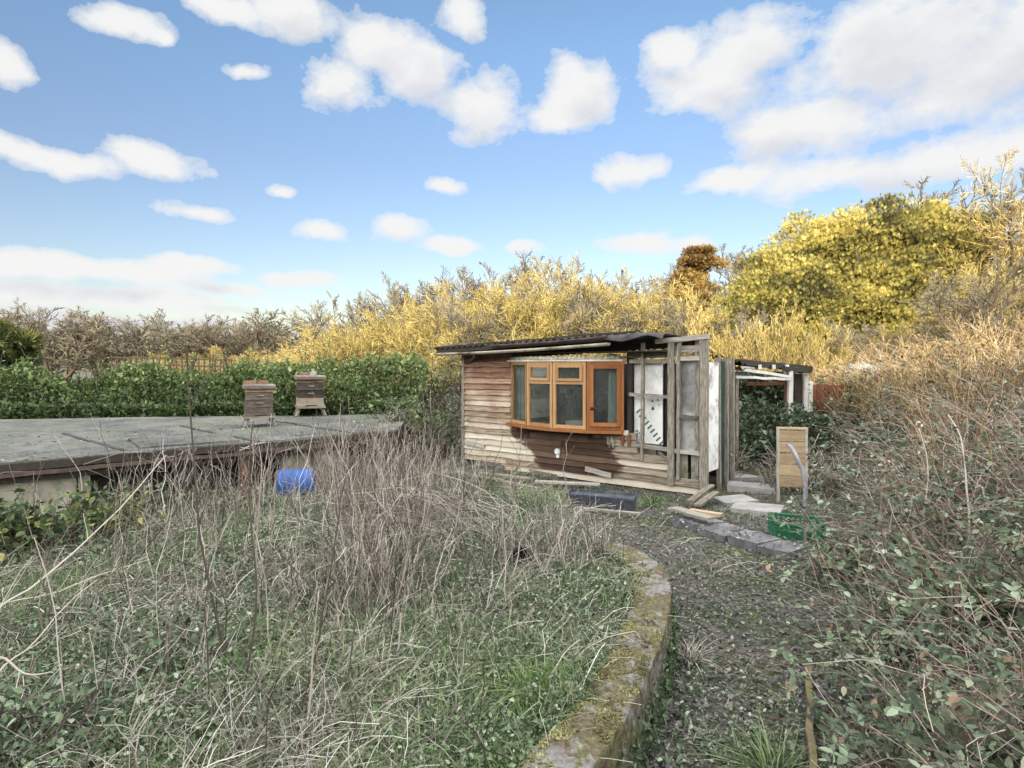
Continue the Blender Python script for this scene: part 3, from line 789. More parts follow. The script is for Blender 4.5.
for px in (758, 772, 785.5):
    a = LP(px, 367, 12.35 + (px - 758) * .02); g = Geo(); g.beam(a - np.array((0, .1, 0)), a + np.array((.3, 1.6, .03)), .06, .09); g.build('rafter', M['white_wood'], lt)
g = Geo(); us = np.linspace(0, 1, 30); vs = []
for u in us:
    for v in np.linspace(0, 1, 6):
        q0 = W(709 + 37 * u, 356 + 9 * u * u, 11.0 + 1.2 * v) ; vs.append(q0 - np.array((3.95, 11.2, .05 * v)) + np.array((0, 0, .03 * math.sin(u * 40) + .05 * rng.random() * v)))
g.add(vs, [(i * 6 + j, i * 6 + j + 1, i * 6 + 7 + j, i * 6 + 6 + j) for i in range(29) for j in range(5)])
vb = [np.array(v) - np.array((0, 0, .09)) for v in vs]; g.add(vb, [(i * 6 + j, i * 6 + 6 + j, i * 6 + 7 + j, i * 6 + j + 1) for i in range(29) for j in range(5)])
g.build('roof_remnant', M['felt'], lt)
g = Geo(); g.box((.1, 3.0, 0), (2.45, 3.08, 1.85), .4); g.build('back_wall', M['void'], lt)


# ------------------------------------------------------------------ growth helpers
def arcs(base, yaw, L, lean, sag, K=6):
    """N polylines that rise from base leaning along yaw, bending over under their weight"""
    t = np.linspace(0, 1, K)[None]
    hx = np.sin(lean)[:, None] * t * L[:, None] + (sag * L)[:, None] * t ** 2 * .7
    hz_ = np.cos(lean)[:, None] * t * L[:, None] - (sag * L)[:, None] * t ** 2.4 * .75
    P = np.stack([base[:, None, 0] + np.cos(yaw)[:, None] * hx, base[:, None, 1] + np.sin(yaw)[:, None] * hx, base[:, None, 2] + hz_], -1)
    return P


def wander(P, amp):
    N, K, _ = P.shape
    w = np.cumsum(rng.normal(0, 1, (N, K, 3)), 1) * amp
    w[:, 0] = 0
    return P + w * (np.linalg.norm(P[:, -1] - P[:, 0], axis=1)[:, None, None])


def blade(bend, wd=.5, seg=3):
    v = []; q = []
    for i in range(seg + 1):
        t = i / seg; w = wd * (1 - t) ** .6 * .5 + .02
        y = bend * t ** 2; z = t * (1 - .35 * bend * t)
        v += [(-w, y, z), (w, y, z)]
    for i in range(seg): q.append((2 * i, 2 * i + 1, 2 * i + 3, 2 * i + 2))
    return v, q


def blades(g, pts, h, wd, lean=.4, bends=(.1, .4, .8, 1.2), r=None, yaw=None):
    n = len(pts); which = rng.integers(0, len(bends), n)
    r = rng.random(n) if r is None else r
    yaw = rng.uniform(0, 2 * PI, n) if yaw is None else yaw
    for k, b in enumerate(bends):
        i = np.where(which == k)[0]
        if not len(i): continue
        tv, tq = blade(b, 1.0)
        R = rotm(yaw[i], -np.abs(rng.normal(0, lean, len(i))), rng.normal(0, .2, len(i)))
        S = np.zeros((len(i), 3, 3)); S[:, 0, 0] = wd[i]; S[:, 1, 1] = h[i]; S[:, 2, 2] = h[i]
        g.scatter(tv, tq, None, R @ S, pts[i], r[i])
    return g


def leaves(g, pts, size, r=None, tilt=.6, yaw=None):
    n = len(pts); r = rng.random(n) if r is None else r
    yaw = rng.uniform(0, 2 * PI, n) if yaw is None else yaw
    R = rotm(yaw, rng.normal(0, tilt, n), rng.normal(0, tilt, n)) * size[:, None, None]
    return g.scatter(LEAFV, LEAFQ, None, R, pts, r)


def grow(P, R, nch, L, ang, up, K=5, t0=.25, t1=1.0, rr=.5, curl=.08):
    """children along each polyline: (N*nch, K, 3)"""
    N, K0, _ = P.shape
    par = np.repeat(np.arange(N), nch); n = N * nch
    t = t0 + (t1 - t0) * ((np.tile(np.arange(nch), N) + rng.random(n)) / nch)
    s = t * (K0 - 1); i = np.minimum(s.astype(int), K0 - 2); f = (s - i)[:, None]
    base = P[par, i] * (1 - f) + P[par, i + 1] * f
    T = P[par, i + 1] - P[par, i]; T /= np.linalg.norm(T, axis=1, keepdims=True) + 1e-9
    rad = (R[par, i] * (1 - f[:, 0]) + R[par, i + 1] * f[:, 0]) * rr
    rv = rng.normal(0, 1, (n, 3)); rv -= (rv * T).sum(1, keepdims=True) * T; rv /= np.linalg.norm(rv, axis=1, keepdims=True) + 1e-9
    a = ang * rng.uniform(.6, 1.3, n)[:, None]
    d = T * np.cos(a) + rv * np.sin(a)
    plen = np.linalg.norm(P[par, -1] - P[par, 0], axis=1)
    ln = plen * L * rng.uniform(.6, 1.2, n) * (1.15 - .55 * t)
    C = np.zeros((n, K, 3)); C[:, 0] = base
    for k in range(1, K):
        d = d + np.array((0, 0, up)) / K + rng.normal(0, curl, (n, 3)); d /= np.linalg.norm(d, axis=1, keepdims=True)
        C[:, k] = C[:, k - 1] + d * (ln / (K - 1))[:, None]
    RR = rad[:, None] * np.linspace(1, .35, K)[None]
    return C, RR


def tips(P, n, size_j=.02):
    """n random points along each polyline"""
    N, K, _ = P.shape
    par = np.repeat(np.arange(N), n); t = rng.random(N * n) * (K - 1); i = np.minimum(t.astype(int), K - 2); f = (t - i)[:, None]
    return P[par, i] * (1 - f) + P[par, i + 1] * f + rng.normal(0, size_j, (N * n, 3))


def make_tree(name, seed_stems, spread, h, twig, leaf, nb=(9, 7, 5), nleaf=0, leafsize=.06, up=.5, rad=.06, minr=.006, lean=.25, single=False, la=.55, lens=(.5, .45, .5)):
    """a tree or shrub one unit is one metre; trunk (stems and limbs) and crown (twigs and buds)"""
    n = seed_stems
    yaw = np.arange(n) * 2 * PI / n + rng.uniform(-.4, .4, n)
    base = np.stack([np.cos(yaw) * spread * .12, np.sin(yaw) * spread * .12, np.full(n, -.2)], -1)
    Ls = h * rng.uniform(.65, .92, n)
    if single: base[:] = (0, 0, -.2); Ls[:] = h * .8
    P0 = wander(arcs(base, yaw, Ls, np.abs(rng.normal(lean, lean * .4, n)), np.full(n, .08), 9), .018)
    R0 = rad * np.linspace(1, .3, 9)[None].repeat(n, 0)
    P1, R1 = grow(P0, R0, nb[0], lens[0], la, up, 6, .2, 1.0)
    P2, R2 = grow(P1, R1, nb[1], lens[1], la, up * .8, 5, .2)
    P3, R3 = grow(P2, R2, nb[2], lens[2], la * 1.1, up * .6, 4, .15)
    root = thing(name, '', 'tree')
    g = Geo(); g.tubes(P0, R0, 7); g.tubes(P1, np.maximum(R1, minr), 4); g.build('trunk', M['bark'], root)
    g = Geo(); g.tubes(P2, np.maximum(R2, minr), 3); g.tubes(P3, np.maximum(R3, minr * .8), 3)
    cr = g.build('crown', M[twig], root)
    if nleaf:
        pts = np.concatenate([tips(P3, nleaf), tips(P2, nleaf)])
        g = Geo(); leaves(g, pts, leafsize * rng.uniform(.6, 1.4, len(pts)), None, .9); g.build('leaves', M[leaf], cr)
    return root


SPR = []
SPRT = []
for k, (a, b, l) in enumerate(((0, .0, 1.), (-.55, .1, .8), (.55, -.1, .8), (-.28, -.25, .92), (.3, .25, .9))):
    d = np.array((math.sin(a), math.cos(a), b)); s = np.array((math.cos(a), -math.sin(a), 0)) * .055
    i0 = len(SPR); SPR += [-s, s, d * l * .55 + s * 1.2, d * l, d * l * .55 - s * 1.2]; SPRT += [(i0, i0 + 1, i0 + 2), (i0, i0 + 2, i0 + 4), (i0 + 4, i0 + 2, i0 + 3)]
SPR = np.array(SPR)


def spray_crown(g, lumps, n, size, upb=.5):
    """feathery sprays all over a heap of lumps (x,y,z,rx,ry,rz)"""
    lumps = np.array(lumps); a = lumps[:, 3] * lumps[:, 5]; idx = rng.choice(len(lumps), n, p=a / a.sum())
    d = rng.normal(0, 1, (n, 3)); d /= np.linalg.norm(d, axis=1, keepdims=True); d[:, 2] = np.where(d[:, 2] < -.3, -d[:, 2], d[:, 2])
    rr = (rng.uniform(.45, 1.2, n) if upb > .3 else rng.uniform(.72, 1.1, n))[:, None]
    p = lumps[idx, :3] + d * lumps[idx, 3:] * rr
    dirn = d + np.array((0, 0, upb)) + rng.normal(0, .35, (n, 3)); dirn /= np.linalg.norm(dirn, axis=1, keepdims=True)
    yaw = np.arctan2(-dirn[:, 0], dirn[:, 1]); pitch = np.arcsin(np.clip(dirn[:, 2], -1, 1))
    s = size * rng.uniform(.6, 1.4, n)
    R = rotm(yaw, pitch, rng.uniform(-1.5, 1.5, n)) * s[:, None, None]
    tone = np.clip(.42 + rng.normal(.0, .2, n) + 1.7 * (fbm(p[:, 0] * .55 + p[:, 1] * .2, p[:, 2] * .8, 301) - .5) + .7 * (fbm(p[:, 0] * 2.1, p[:, 2] * 2.6, 305) - .5), 0, 1)  # noise darkens patches of sprays to stand in for shaded gaps in the crown
    g.scatter(SPR, None, SPRT, R, p, tone)


# ------------------------------------------------------------------ background trees
def ground_at(px, Y):
    x = (px - 512) / F * Y
    return np.array((x, Y, float(gz(x, Y))))


def put(proto, px, Y, toppy, label, cat=None, rz=None, first=False, hproto=None, wide=1.0, group=None):
    b = ground_at(px, Y); hw = EYE - (toppy - HOR) / F * Y - b[2]
    s = hw / hproto
    o = dup(proto, label, b, rng.uniform(0, 6) if rz is None else rz, (s * wide, s * wide, s), group)
    if cat: o['category'] = cat
    return o


def drop(proto):
    for ch in list(proto.children):
        for gch in list(ch.children): bpy.data.objects.remove(gch)
        bpy.data.objects.remove(ch)
    bpy.data.objects.remove(proto)


def height_of(root):
    return max((v.co.z for ch in root.children for v in ch.data.vertices), default=1.0)


sh1 = make_tree('yellow_shrub', 13, 3.0, 5.0, 'twig_yellow', 'leaf_yellow', (11, 10, 10), 3, .04, .12, .05, .008, .45, la=.8, lens=(.6, .5, .5))
sh2 = make_tree('yellow_shrub', 12, 2.4, 5.0, 'twig_yellow', 'leaf_olive', (11, 10, 10), 2, .04, .2, .05, .008, .36, la=.72, lens=(.55, .5, .5))
sh3 = make_tree('willow_shrub', 20, 3.0, 5.0, 'twig_yellow', 'leaf_yellow', (10, 8, 6), 1, .045, .9, .04, .011, .50, la=.35)
tr1 = make_tree('bare_tree', 5, 1.0, 8.0, 'twig_grey', 'leaf_amber', (12, 10, 8), 0, .07, .3, .14, .016, .38, la=.7)
tr2 = make_tree('bare_tree', 7, 1.2, 8.0, 'twig_grey', 'leaf_amber', (12, 10, 8), 0, .07, .2, .11, .016, .50, la=.7)
tr3 = make_tree('amber_tree', 6, 1.2, 8.0, 'twig_yellow', 'leaf_amber', (12, 10, 8), 1, .06, .15, .16, .012, .5, la=.75)
H = {o: height_of(o) for o in (sh1, sh2, sh3, tr1, tr2, tr3)}
GT = 'sunlit shrubs behind the shed and hedge'
shr = [  # proto, px, depth, top row, label, wide
    (sh2, 330, 30, 322, 'small yellow shrub above the hedge right of the beehives', 1.2),
    (sh1, 372, 27, 306, 'yellow twiggy shrub above the hedge end, left of taller ones', 1.25),
    (sh2, 415, 28, 290, 'yellow shrub rising behind the left tip of shed roof', 1.1),
    (sh1, 462, 26, 278, 'broad yellow shrub behind left half of the shed roof', 1.1),
    (sh2, 500, 30, 268, 'tall narrow yellow shrub behind the shed, left of the tallest', .95),
    (sh1, 545, 26, 256, 'tallest rounded yellow shrub directly behind the bow window', 1.1),
    (sh2, 600, 29, 262, 'yellow olive shrub behind the right half of shed roof', 1.0),
    (sh1, 645, 27, 274, 'low yellow shrub at the right end of shed roof', 1.1),
    (sh2, 690, 28, 286, 'olive yellow shrub in front of the bronze conifer', 1.1),
    (sh3, 772, 21, 300, 'fan of upright yellow stems rising behind the lean-to', 1.0),
    (sh1, 830, 22, 330, 'yellow shrub in front of the yew, right of the lean-to', 1.2),
    (sh3, 728, 24, 296, 'short yellow stemmed shrub behind the shed skeleton posts', 1.1),
    (sh1, 905, 22, 318, 'yellow bush below the right shoulder of the yew', 1.2),
    (sh2, 968, 21, 292, 'tall yellow bush at the right edge beneath the amber tree', 1.15),
    (sh1, 1018, 19, 250, 'yellow bush cut by the right edge of the view', 1.2),
]
for (pr, px, Y, tp, lab, wd) in shr: put(pr, px, Y, tp, lab, 'shrub', hproto=H[pr], wide=wd, group=GT)
GB = 'bare trees along the far skyline'
bare = [
    (tr1, 20, 48, 296, 'bare pale tree behind the dark evergreen at far left', 1.2),
    (tr2, 66, 50, 306, 'bare tree on skyline between far left tree and tall fork', 1.9),
    (tr1, 110, 50, 306, 'bare forked tree above the left end of far railing', 1.9),
    (tr2, 152, 52, 316, 'low bare tree above the middle of far railing', 1.9),
    (tr1, 192, 54, 314, 'small bare tree on skyline above right end of railing', 1.9),
    (tr2, 226, 55, 320, 'low bare tree on skyline left of the first beehive', 1.9),
    (tr1, 262, 52, 312, 'rounded bare tree on skyline above the first beehive', 1.9),
    (tr2, 306, 52, 314, 'bare tree on skyline above the second beehive', 1.9),
    (tr1, 362, 42, 285, 'grey bare treetop left of the tall yellow shrubs', 1.0),
    (tr2, 402, 40, 280, 'grey bare treetop behind yellow shrub at roof tip', 1.0),
    (tr1, 440, 40, 262, 'bare treetop above the broad yellow shrub', .9),
    (tr2, 528, 40, 248, 'highest bare treetop directly above the bow window', .9),
    (tr1, 615, 42, 262, 'bare treetop between the shed roof and bronze conifer', .9),
    (tr2, 745, 48, 240, 'thin bare treetop showing behind left side of yew', 1.0),
    (tr1, 820, 50, 212, 'bare treetop just over the crown of the yew', 1.0),
]
for (pr, px, Y, tp, lab, wd) in bare: put(pr, px, Y, tp, lab, 'tree', hproto=H[pr], wide=wd, group=GB)
for (pr, px, Y, tp, lab, wd) in (
    (tr1, 478, 25, 285, 'grey brown bare tree standing in front of yellow shrubs left of window', 1.0), (tr2, 578, 25, 276, 'grey brown bare tree between the two tallest yellow shrubs', 1.0),
    (tr1, 668, 25, 292, 'grey brown bare tree behind the right end of shed roof', 1.0), (tr2, 722, 27, 300, 'grey bare tree filling the gap between conifer and yew', .9),
    (tr2, 862, 21.5, 318, 'bare brown shrub in front of the yew above the rubble', 1.3), (tr1, 985, 18, 262, 'brown bare shrub on top of bank at the right edge', 1.3)):
    put(pr, px, Y, tp, lab, 'tree', hproto=H[pr], wide=wd, group='bare trees among the yellow shrubs')
put(tr3, 1018, 27, 150, 'large spreading amber tree standing at the right edge', 'tree', hproto=H[tr3], wide=.8)
put(tr2, 950, 34, 176, 'bare crown behind the amber tree above yew shoulder', 'tree', hproto=H[tr2], wide=1.0)
put(tr3, 232, 45, 345, 'small amber tree on skyline beyond the hedge', 'tree', hproto=H[tr3], wide=1.6)
put(sh2, 285, 38, 338, 'low yellow shrub on skyline behind the second beehive', 'shrub', hproto=H[sh2], wide=2.0, group=GT)
put(sh1, 170, 40, 350, 'low yellow shrub behind far railing', 'shrub', hproto=H[sh1], wide=2.0, group=GT)
for o in (sh1, sh2, sh3, tr1, tr2, tr3): drop(o)

# the big yew
yb = ground_at(870, 30)
yew = thing('yew_tree', 'huge dome shaped yew with yellow green foliage behind the brambles', 'tree', yb)
g = Geo()
P = []
for i in range(9):
    a = rng.uniform(0, 2 * PI); P.append(arcs(np.array([(rng.normal(0, .4), rng.normal(0, .4), -.3)]), np.array([a]), np.array([rng.uniform(4, 6.5)]), np.array([rng.uniform(.2, .8)]), np.array([.05]), 8)[0])
g.tubes(np.array(P), np.linspace(.28, .08, 8)[None].repeat(9, 0), 7); g.build('trunk', M['bark'], yew, smooth=True)
lumps = []
for (px, py, rx) in ((895, 255, 2.6), (860, 260, 2.4), (925, 262, 2.4), (805, 272, 2.2), (780, 295, 2.0), (755, 320, 1.8), (745, 350, 1.8), (950, 285, 2.2), (975, 310, 2.0), (990, 340, 1.8), (835, 300, 2.6), (890, 300, 2.8), (930, 320, 2.4), (800, 330, 2.4), (860, 345, 2.6), (915, 355, 2.4), (965, 350, 2.2), (770, 355, 2.0), (985, 300, 2.0), (1000, 335, 2.0), (735, 335, 1.7)):
    c = W(px, py, 29.0 + rng.uniform(-1, 1.5)) - yb
    lumps.append((c[0], c[1], c[2], rx, rx, rx * .9))
for i in range(330):
    b = lumps[rng.integers(0, 18)]; d = rng.normal(0, 1, 3); d /= np.linalg.norm(d); d[1] = -abs(d[1]) * .9
    s = rng.uniform(.45, 1.0); lumps.append((b[0] + d[0] * b[3] * .95, b[1] + d[1] * b[4] * .95, b[2] + d[2] * b[5] * .95, s, s, s * .9))
g = Geo(); spray_crown(g, lumps, 190000, .165, .85); g.build('crown', M['yew'], yew)
# bronze conifer
cb = ground_at(690, 36)
con = thing('conifer', 'bronze orange conifer with uneven top left of the yew', 'tree', cb)
top = EYE + (365 - 243) / F * 36 - cb[2]
g = Geo(); g.tubes(np.array([[(0, 0, -.2), (.1, 0, top * .5), (0, .1, top * .98)]]), np.array([[.22, .13, .02]]), 8); g.build('trunk', M['bark'], con)
lumps = []
for i in range(70):
    z = rng.uniform(.5, .95) * top; w = (1.0 - z / top) * 4.0 + .1; a = rng.uniform(0, 2 * PI); s = rng.uniform(.22, .55)
    q_ = rng.uniform(.2, 1.15); lumps.append((math.cos(a) * w * q_ + .5 * (z / top > .8), math.sin(a) * w * q_, z, s * 1.5, s * 1.2, s * .6))
g = Geo(); spray_crown(g, lumps, 16000, .17, .4); g.build('crown', M['conifer'], con)
# dark evergreen at far left
eb = ground_at(4, 24)
ev = thing('evergreen_tree', 'dark green evergreen tree at the left edge beyond the hedge', 'tree', eb)
g = Geo(); g.tubes(np.array([[(0, 0, -.2), (.05, 0, 1.6), (0, .1, 3.2)]]), np.array([[.16, .1, .02]]), 8); g.build('trunk', M['bark'], ev)
lumps = [(rng.normal(-.5, .6), rng.normal(0, .6), rng.uniform(1.2, 3.3), .45, .45, .4) for i in range(30)]
M['evergreen'] = veg('evergreen_sprays', [(0, (.03, .045, .015)), (.5, (.11, .12, .035)), (1, (.30, .27, .08))], .15, .6)
g = Geo(); spray_crown(g, lumps, 6000, .3, .2); g.build('crown', M['evergreen'], ev)

# ------------------------------------------------------------------ hedge behind the low building
hg = thing('hedge', 'long leafy dark green hedge behind the flat roof and beehives', 'hedge', (0, 0, 0))
n = 62000
x = rng.uniform(-16, -2.4, n)
yc = 16.9 + .12 * (x + 6) + 1.0 * (fbm(x * .5, 3, 12) - .5)
hh = 1.86 + .55 * (fbm(x * .7, 1, 14) - .5) + .45 * (fbm(x * 2.3, 6, 15) - .5)
th = rng.uniform(-.15, 1.0, n) * PI * .62
lump = 1 + .5 * (fbm(x * 1.1 + th, th * 1.6, 16) - .5) * 2
rad = rng.uniform(.8, 1.05, n) * lump
y = yc - np.cos(th) * 1.15 * rad; z = .55 + (hh - .55) * np.clip(np.sin(np.maximum(th, -.1)) * rad * .97, -.05, 1.2)
low = rng.random(n) < .25
z = np.where(low, .55 + rng.random(n) * .5, z); y = np.where(low, yc - 1.1 - .35 * rng.random(n), y)
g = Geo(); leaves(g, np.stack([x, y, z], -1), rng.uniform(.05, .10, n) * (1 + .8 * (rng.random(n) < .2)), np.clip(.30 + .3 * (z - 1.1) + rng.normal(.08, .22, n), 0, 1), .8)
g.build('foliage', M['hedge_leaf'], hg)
n = 260
x = rng.uniform(-16, -1.4, n); yc = 16.9 + .12 * (x + 6)
P = wander(arcs(np.stack([x, yc, np.full(n, .1)], -1), rng.uniform(0, 2 * PI, n), rng.uniform(1.5, 2.5, n), rng.uniform(0, .45, n), rng.uniform(0, .15, n), 6), .03)
g = Geo(); g.tubes(P, np.linspace(.025, .006, 6)[None].repeat(n, 0), 4); g.build('stems', M['darkstem'], hg)
q_ = tips(P[:, 3:], 16, .05); q_ = q_[q_[:, 2] > 1.1]; g = Geo(); leaves(g, q_, rng.uniform(.05, .11, len(q_)), np.clip(rng.normal(.62, .2, len(q_)), 0, 1), .8); g.build('shoots', M['hedge_leaf'], hg)
# far railing
rb = W(112, 357, 34)
rail = thing('railing', 'dark wooden railing with uprights far beyond the hedge', 'railing', (rb[0], 34, 0))
e0 = np.array((0, 0, EYE + .5)); L = (215 - 112) / F * 34
for dz in (.0, -.38):
    g = Geo(); g.beam((0, 0, 2.42 + dz), (L, 2.0, 2.28 + dz), .07, .09); g.build('rail', M['dark_wood'], rail)
for i in range(22):
    t = i / 21; g = Geo(); g.beam((L * t, 2 * t, 0), (L * t, 2 * t, 2.5 - .14 * t), .06, .06); g.build('upright', M['dark_wood'], rail)

# ------------------------------------------------------------------ low flat-roofed building
lb = thing('low_building', 'low sunken outbuilding with wide mossy felt roof beside the beehives', 'building', (BA[0], BA[1], 0))
RZ = .76
poly = np.array([(-10.6, 4.03), (-2.2, 11.8), (-2.5, 15.7), (-8, 15.3), (-15, 13.6)]) - BA
# a bumpy roof sheet on a fine grid inside the outline
nu, nv = 120, 60
uu, vv_ = np.meshgrid(np.linspace(0, 1, nu), np.linspace(0, 1, nv))
fr0, fr1 = poly[0], poly[1]; bk0, bk1 = poly[4], poly[2]
PX = (fr0[0] * (1 - uu) + fr1[0] * uu) * (1 - vv_) + (bk0[0] * (1 - uu) + bk1[0] * uu) * vv_
PY = (fr0[1] * (1 - uu) + fr1[1] * uu) * (1 - vv_) + (bk0[1] * (1 - uu) + bk1[1] * uu) * vv_
PZ = RZ + .05 * (fbm(PX * .8, PY * .8, 31) - .5) + .01 * (fbm(PX * 6, PY * 6, 33) - .5) - .012 * sm(.97, 1, np.abs(np.sin(vv_ * 5 * PI))) 
a = (np.arange(nv - 1)[:, None] * nu + np.arange(nu - 1)[None]).reshape(-1); nn = PX.size
V = np.concatenate([np.stack([PX, PY, PZ], -1).reshape(-1, 3), np.stack([PX, PY, PZ - .05], -1).reshape(-1, 3)])
e = np.arange(nu - 1); s_ = np.arange(nv - 1) * nu + nu - 1
g = Geo(); g.add(V, np.concatenate([np.stack([a, a + 1, a + nu + 1, a + nu], -1), np.stack([a + nn, a + nn + nu, a + nn + nu + 1, a + nn + 1], -1), np.stack([e, e + nn, e + nn + 1, e + 1], -1), np.stack([s_, s_ + nn, s_ + nn + nu, s_ + nu], -1)]))
rf2 = g.build('roof', M['flatroof'], lb)


def LB(l, s, z):                                               # l along the front from B leftwards, s outwards
    p = -BDIR * l + BOUT * s
    return np.array((p[0], p[1], z))


for l_s in (.9, 2.6, 4.4, 6.3, 8.3):
    g = Geo(); n_s = 24; va = []
    for i in range(n_s + 1):
        t = i / n_s; o_s = -BDIR * (l_s + .25 * t * l_s * .3) - BOUT * 3.6 * t
        zz = RZ + .05 * (float(fbm(o_s[0] * .8, o_s[1] * .8, 31)) - .5) + .016
        for sg in (-1, 1): va.append((o_s[0] + sg * BDIR[0] * .035, o_s[1] + sg * BDIR[1] * .035, zz + rng.uniform(-.003, .003)))
    va += [(a, b, c - .03) for a, b, c in va]; k_ = 2 * (n_s + 1)
    g.add(va, [q for i in range(n_s) for q in ((2 * i, 2 * i + 1, 2 * i + 3, 2 * i + 2), (2 * i, 2 * i + 2, k_ + 2 * i + 2, k_ + 2 * i), (2 * i + 1, k_ + 2 * i + 1, k_ + 2 * i + 3, 2 * i + 3))])
    g.build('felt_seam', M['felt'], rf2)
g = Geo()                                                      # a repair patch of felt
c = W(175, 432, 11.2)
for (px, py) in ((0, 0),):
    q0 = [G(128, 438, .79), G(225, 433, .79), G(240, 440, .79), G(140, 447, .79)]
    g.add([p - np.array((BA[0], BA[1], 0)) for p in q0] + [p - np.array((BA[0], BA[1], .03)) for p in q0], [(0, 1, 2, 3), (0, 4, 5, 1), (1, 5, 6, 2), (2, 6, 7, 3), (3, 7, 4, 0)])
g.build('felt_patch', M['flatroof'], rf2)
for (s, z, w, h, mt) in ((-.02, .685, .05, .10, 'dark_wood'), (.03, .60, .05, .05, 'dark_gutter'), (-.08, .53, .06, .09, 'dark_wood')):
    g = Geo(); g.beam(LB(11, s, z), LB(0, s, z), w, h, n=30, jit=.012); g.build('fascia', M[mt], lb)
for (l0, l1, mt, s) in ((5.0, 11, 'render', -.2), (2.15, 4.95, 'void', -.55), (.9, 2.1, 'render', -.25), (0.0, .88, 'void', -.4)):  # void stretches are dark sheets standing in for shade under the roof
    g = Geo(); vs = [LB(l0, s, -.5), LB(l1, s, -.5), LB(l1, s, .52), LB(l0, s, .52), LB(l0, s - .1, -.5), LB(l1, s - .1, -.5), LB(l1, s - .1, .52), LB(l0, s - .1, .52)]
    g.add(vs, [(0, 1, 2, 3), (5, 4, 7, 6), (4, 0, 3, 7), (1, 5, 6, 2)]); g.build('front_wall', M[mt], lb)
for (l, mt) in ((2.75, 'red_wood'), (4.9, 'grey_post'), (3.7, 'dark_wood'), (1.5, 'grey_post')):
    g = Geo(); g.beam(LB(l, -.12, -.5), LB(l + .03, -.12, .56), .11, .09, n=5, jit=.008); g.build('post', M[mt], lb)
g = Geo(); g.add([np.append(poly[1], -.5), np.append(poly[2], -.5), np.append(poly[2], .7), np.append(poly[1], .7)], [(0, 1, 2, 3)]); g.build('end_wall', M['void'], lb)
nl_ = 1500
l_ = rng.uniform(-.2, 9.5, nl_); s_2 = -3.9 * rng.random(nl_) ** 1.3
keep_ = (fbm(l_ * .8, s_2 * .8, 501) + rng.normal(0, .08, nl_) > .47)
pl_ = np.array([LB(a, b, RZ + .012) for a, b in zip(l_[keep_], s_2[keep_])])
bx = pl_[:, :2] + BA; pl_[:, 2] += .05 * (fbm(pl_[:, 0] * .8, pl_[:, 1] * .8, 31) - .5)
g = Geo(); leaves(g, pl_, rng.uniform(.02, .07, len(pl_)), np.clip(rng.beta(1.6, 1.9, len(pl_)), 0, 1), .3); tag(g.build('fallen_leaves', M['litter'], rf2), kind='stuff')
# twigs and litter lying on the roof edge
n = 70
P = []
for i in range(n):
    a_ = LB(rng.uniform(0, 9), rng.uniform(-.25, .1), rng.uniform(.60, .82)); d = -BDIR * rng.uniform(.2, .8) + rng.normal(0, .15, 2); P.append([a_, a_ + np.append(d * .5, rng.uniform(-.04, .05)), a_ + np.append(d, rng.uniform(-.1, .05))])
g = Geo(); g.tubes(np.array(P), np.full((n, 3), .008), 4); tag(g.build('twigs', M['stems'], lb), kind='stuff')


# ------------------------------------------------------------------ beehives
def hive(label, px, py, hpx, hz_, dark, rz, offset):
    b = G(px, py, .77); Y = b[1]
    s = hpx / F * Y / hz_
    h = thing('beehive', label, 'beehive', (b[0], b[1], .765), rz, 'beehives on the flat roof'); h.scale = (s, s, s)
    wd = .25
    g = Geo(); g.box((-wd - .03, -wd - .06, .16), (wd + .03, wd + .02, .20), .3); st = g.build('floor_board', M['hive_wood'], h)
    for a in (-1, 1):
        for c in (-1, 1):
            g = Geo(); g.beam((a * (wd + .03), c * (wd), 0), (a * (wd - .04), c * (wd - .06), .17), .045, .045); g.build('leg', M['grey_post'], h)
    z = .20
    for k, (bh, tw) in enumerate(((.17, 1.0), (.15, .97), (.15, .95), (.10, .96))):
        g = Geo(); w = wd * tw
        x0, y0 = rng.uniform(-.008, .008, 2)
        v = []
        for zz, ww in ((z + .003, w + .012), (z + bh * .35, w), (z + bh - .012, w), (z + bh - .003, w - .01)):
            v += [(x0 - ww, y0 - ww, zz), (x0 + ww, y0 - ww, zz), (x0 + ww, y0 + ww, zz), (x0 - ww, y0 + ww, zz)]
        g.add(v, [(i * 4 + j, i * 4 + (j + 1) % 4, i * 4 + 4 + (j + 1) % 4, i * 4 + 4 + j) for i in range(3) for j in range(4)] + [(12, 13, 14, 15), (3, 2, 1, 0)], None, rng.random())
        lift = g.build('lift', M['hive_dark' if dark[k] else 'hive_wood'], h)
        if k in (1, 2):
            g = Geo(); g.box((-.06, -w - .02, z + bh * .5), (.06, -w + .002, z + bh * .5 + .025)); g.build('handhold', M['grey_wood'], lift)
        z += bh
    g = Geo(); g.box((-.1, -wd - .03, .205), (.1, -wd + .0, .225)); g.build('entrance', M['void'], h)
    g = Geo(); w = wd + .035
    g.box((-w, -w, z), (w, w, z + .045), .5, .006)
    rfh = g.build('roof', M['hive_roof'], h)
    g = Geo(); g.box((-w - .004, -w - .006, z - .03), (w + .004, -w, z + .02), .3, .004); g.box((-w - .006, -w, z - .03), (-w, w, z + .02), .6, .004); g.build('roof_edge', M['hive_wood'], rfh)
    return h, s, z + .05


h1, s1, t1 = hive('wider beehive of stained boxes on stubby legs, nearer the front of roof', 259, 425, 40, .80, (1, 1, 1, 0), .48, 0)
h2, s2, t2 = hive('narrower beehive farther back on the roof with a stone on top', 310, 415, 39, .80, (0, 1, 1, 0), .40, 0)


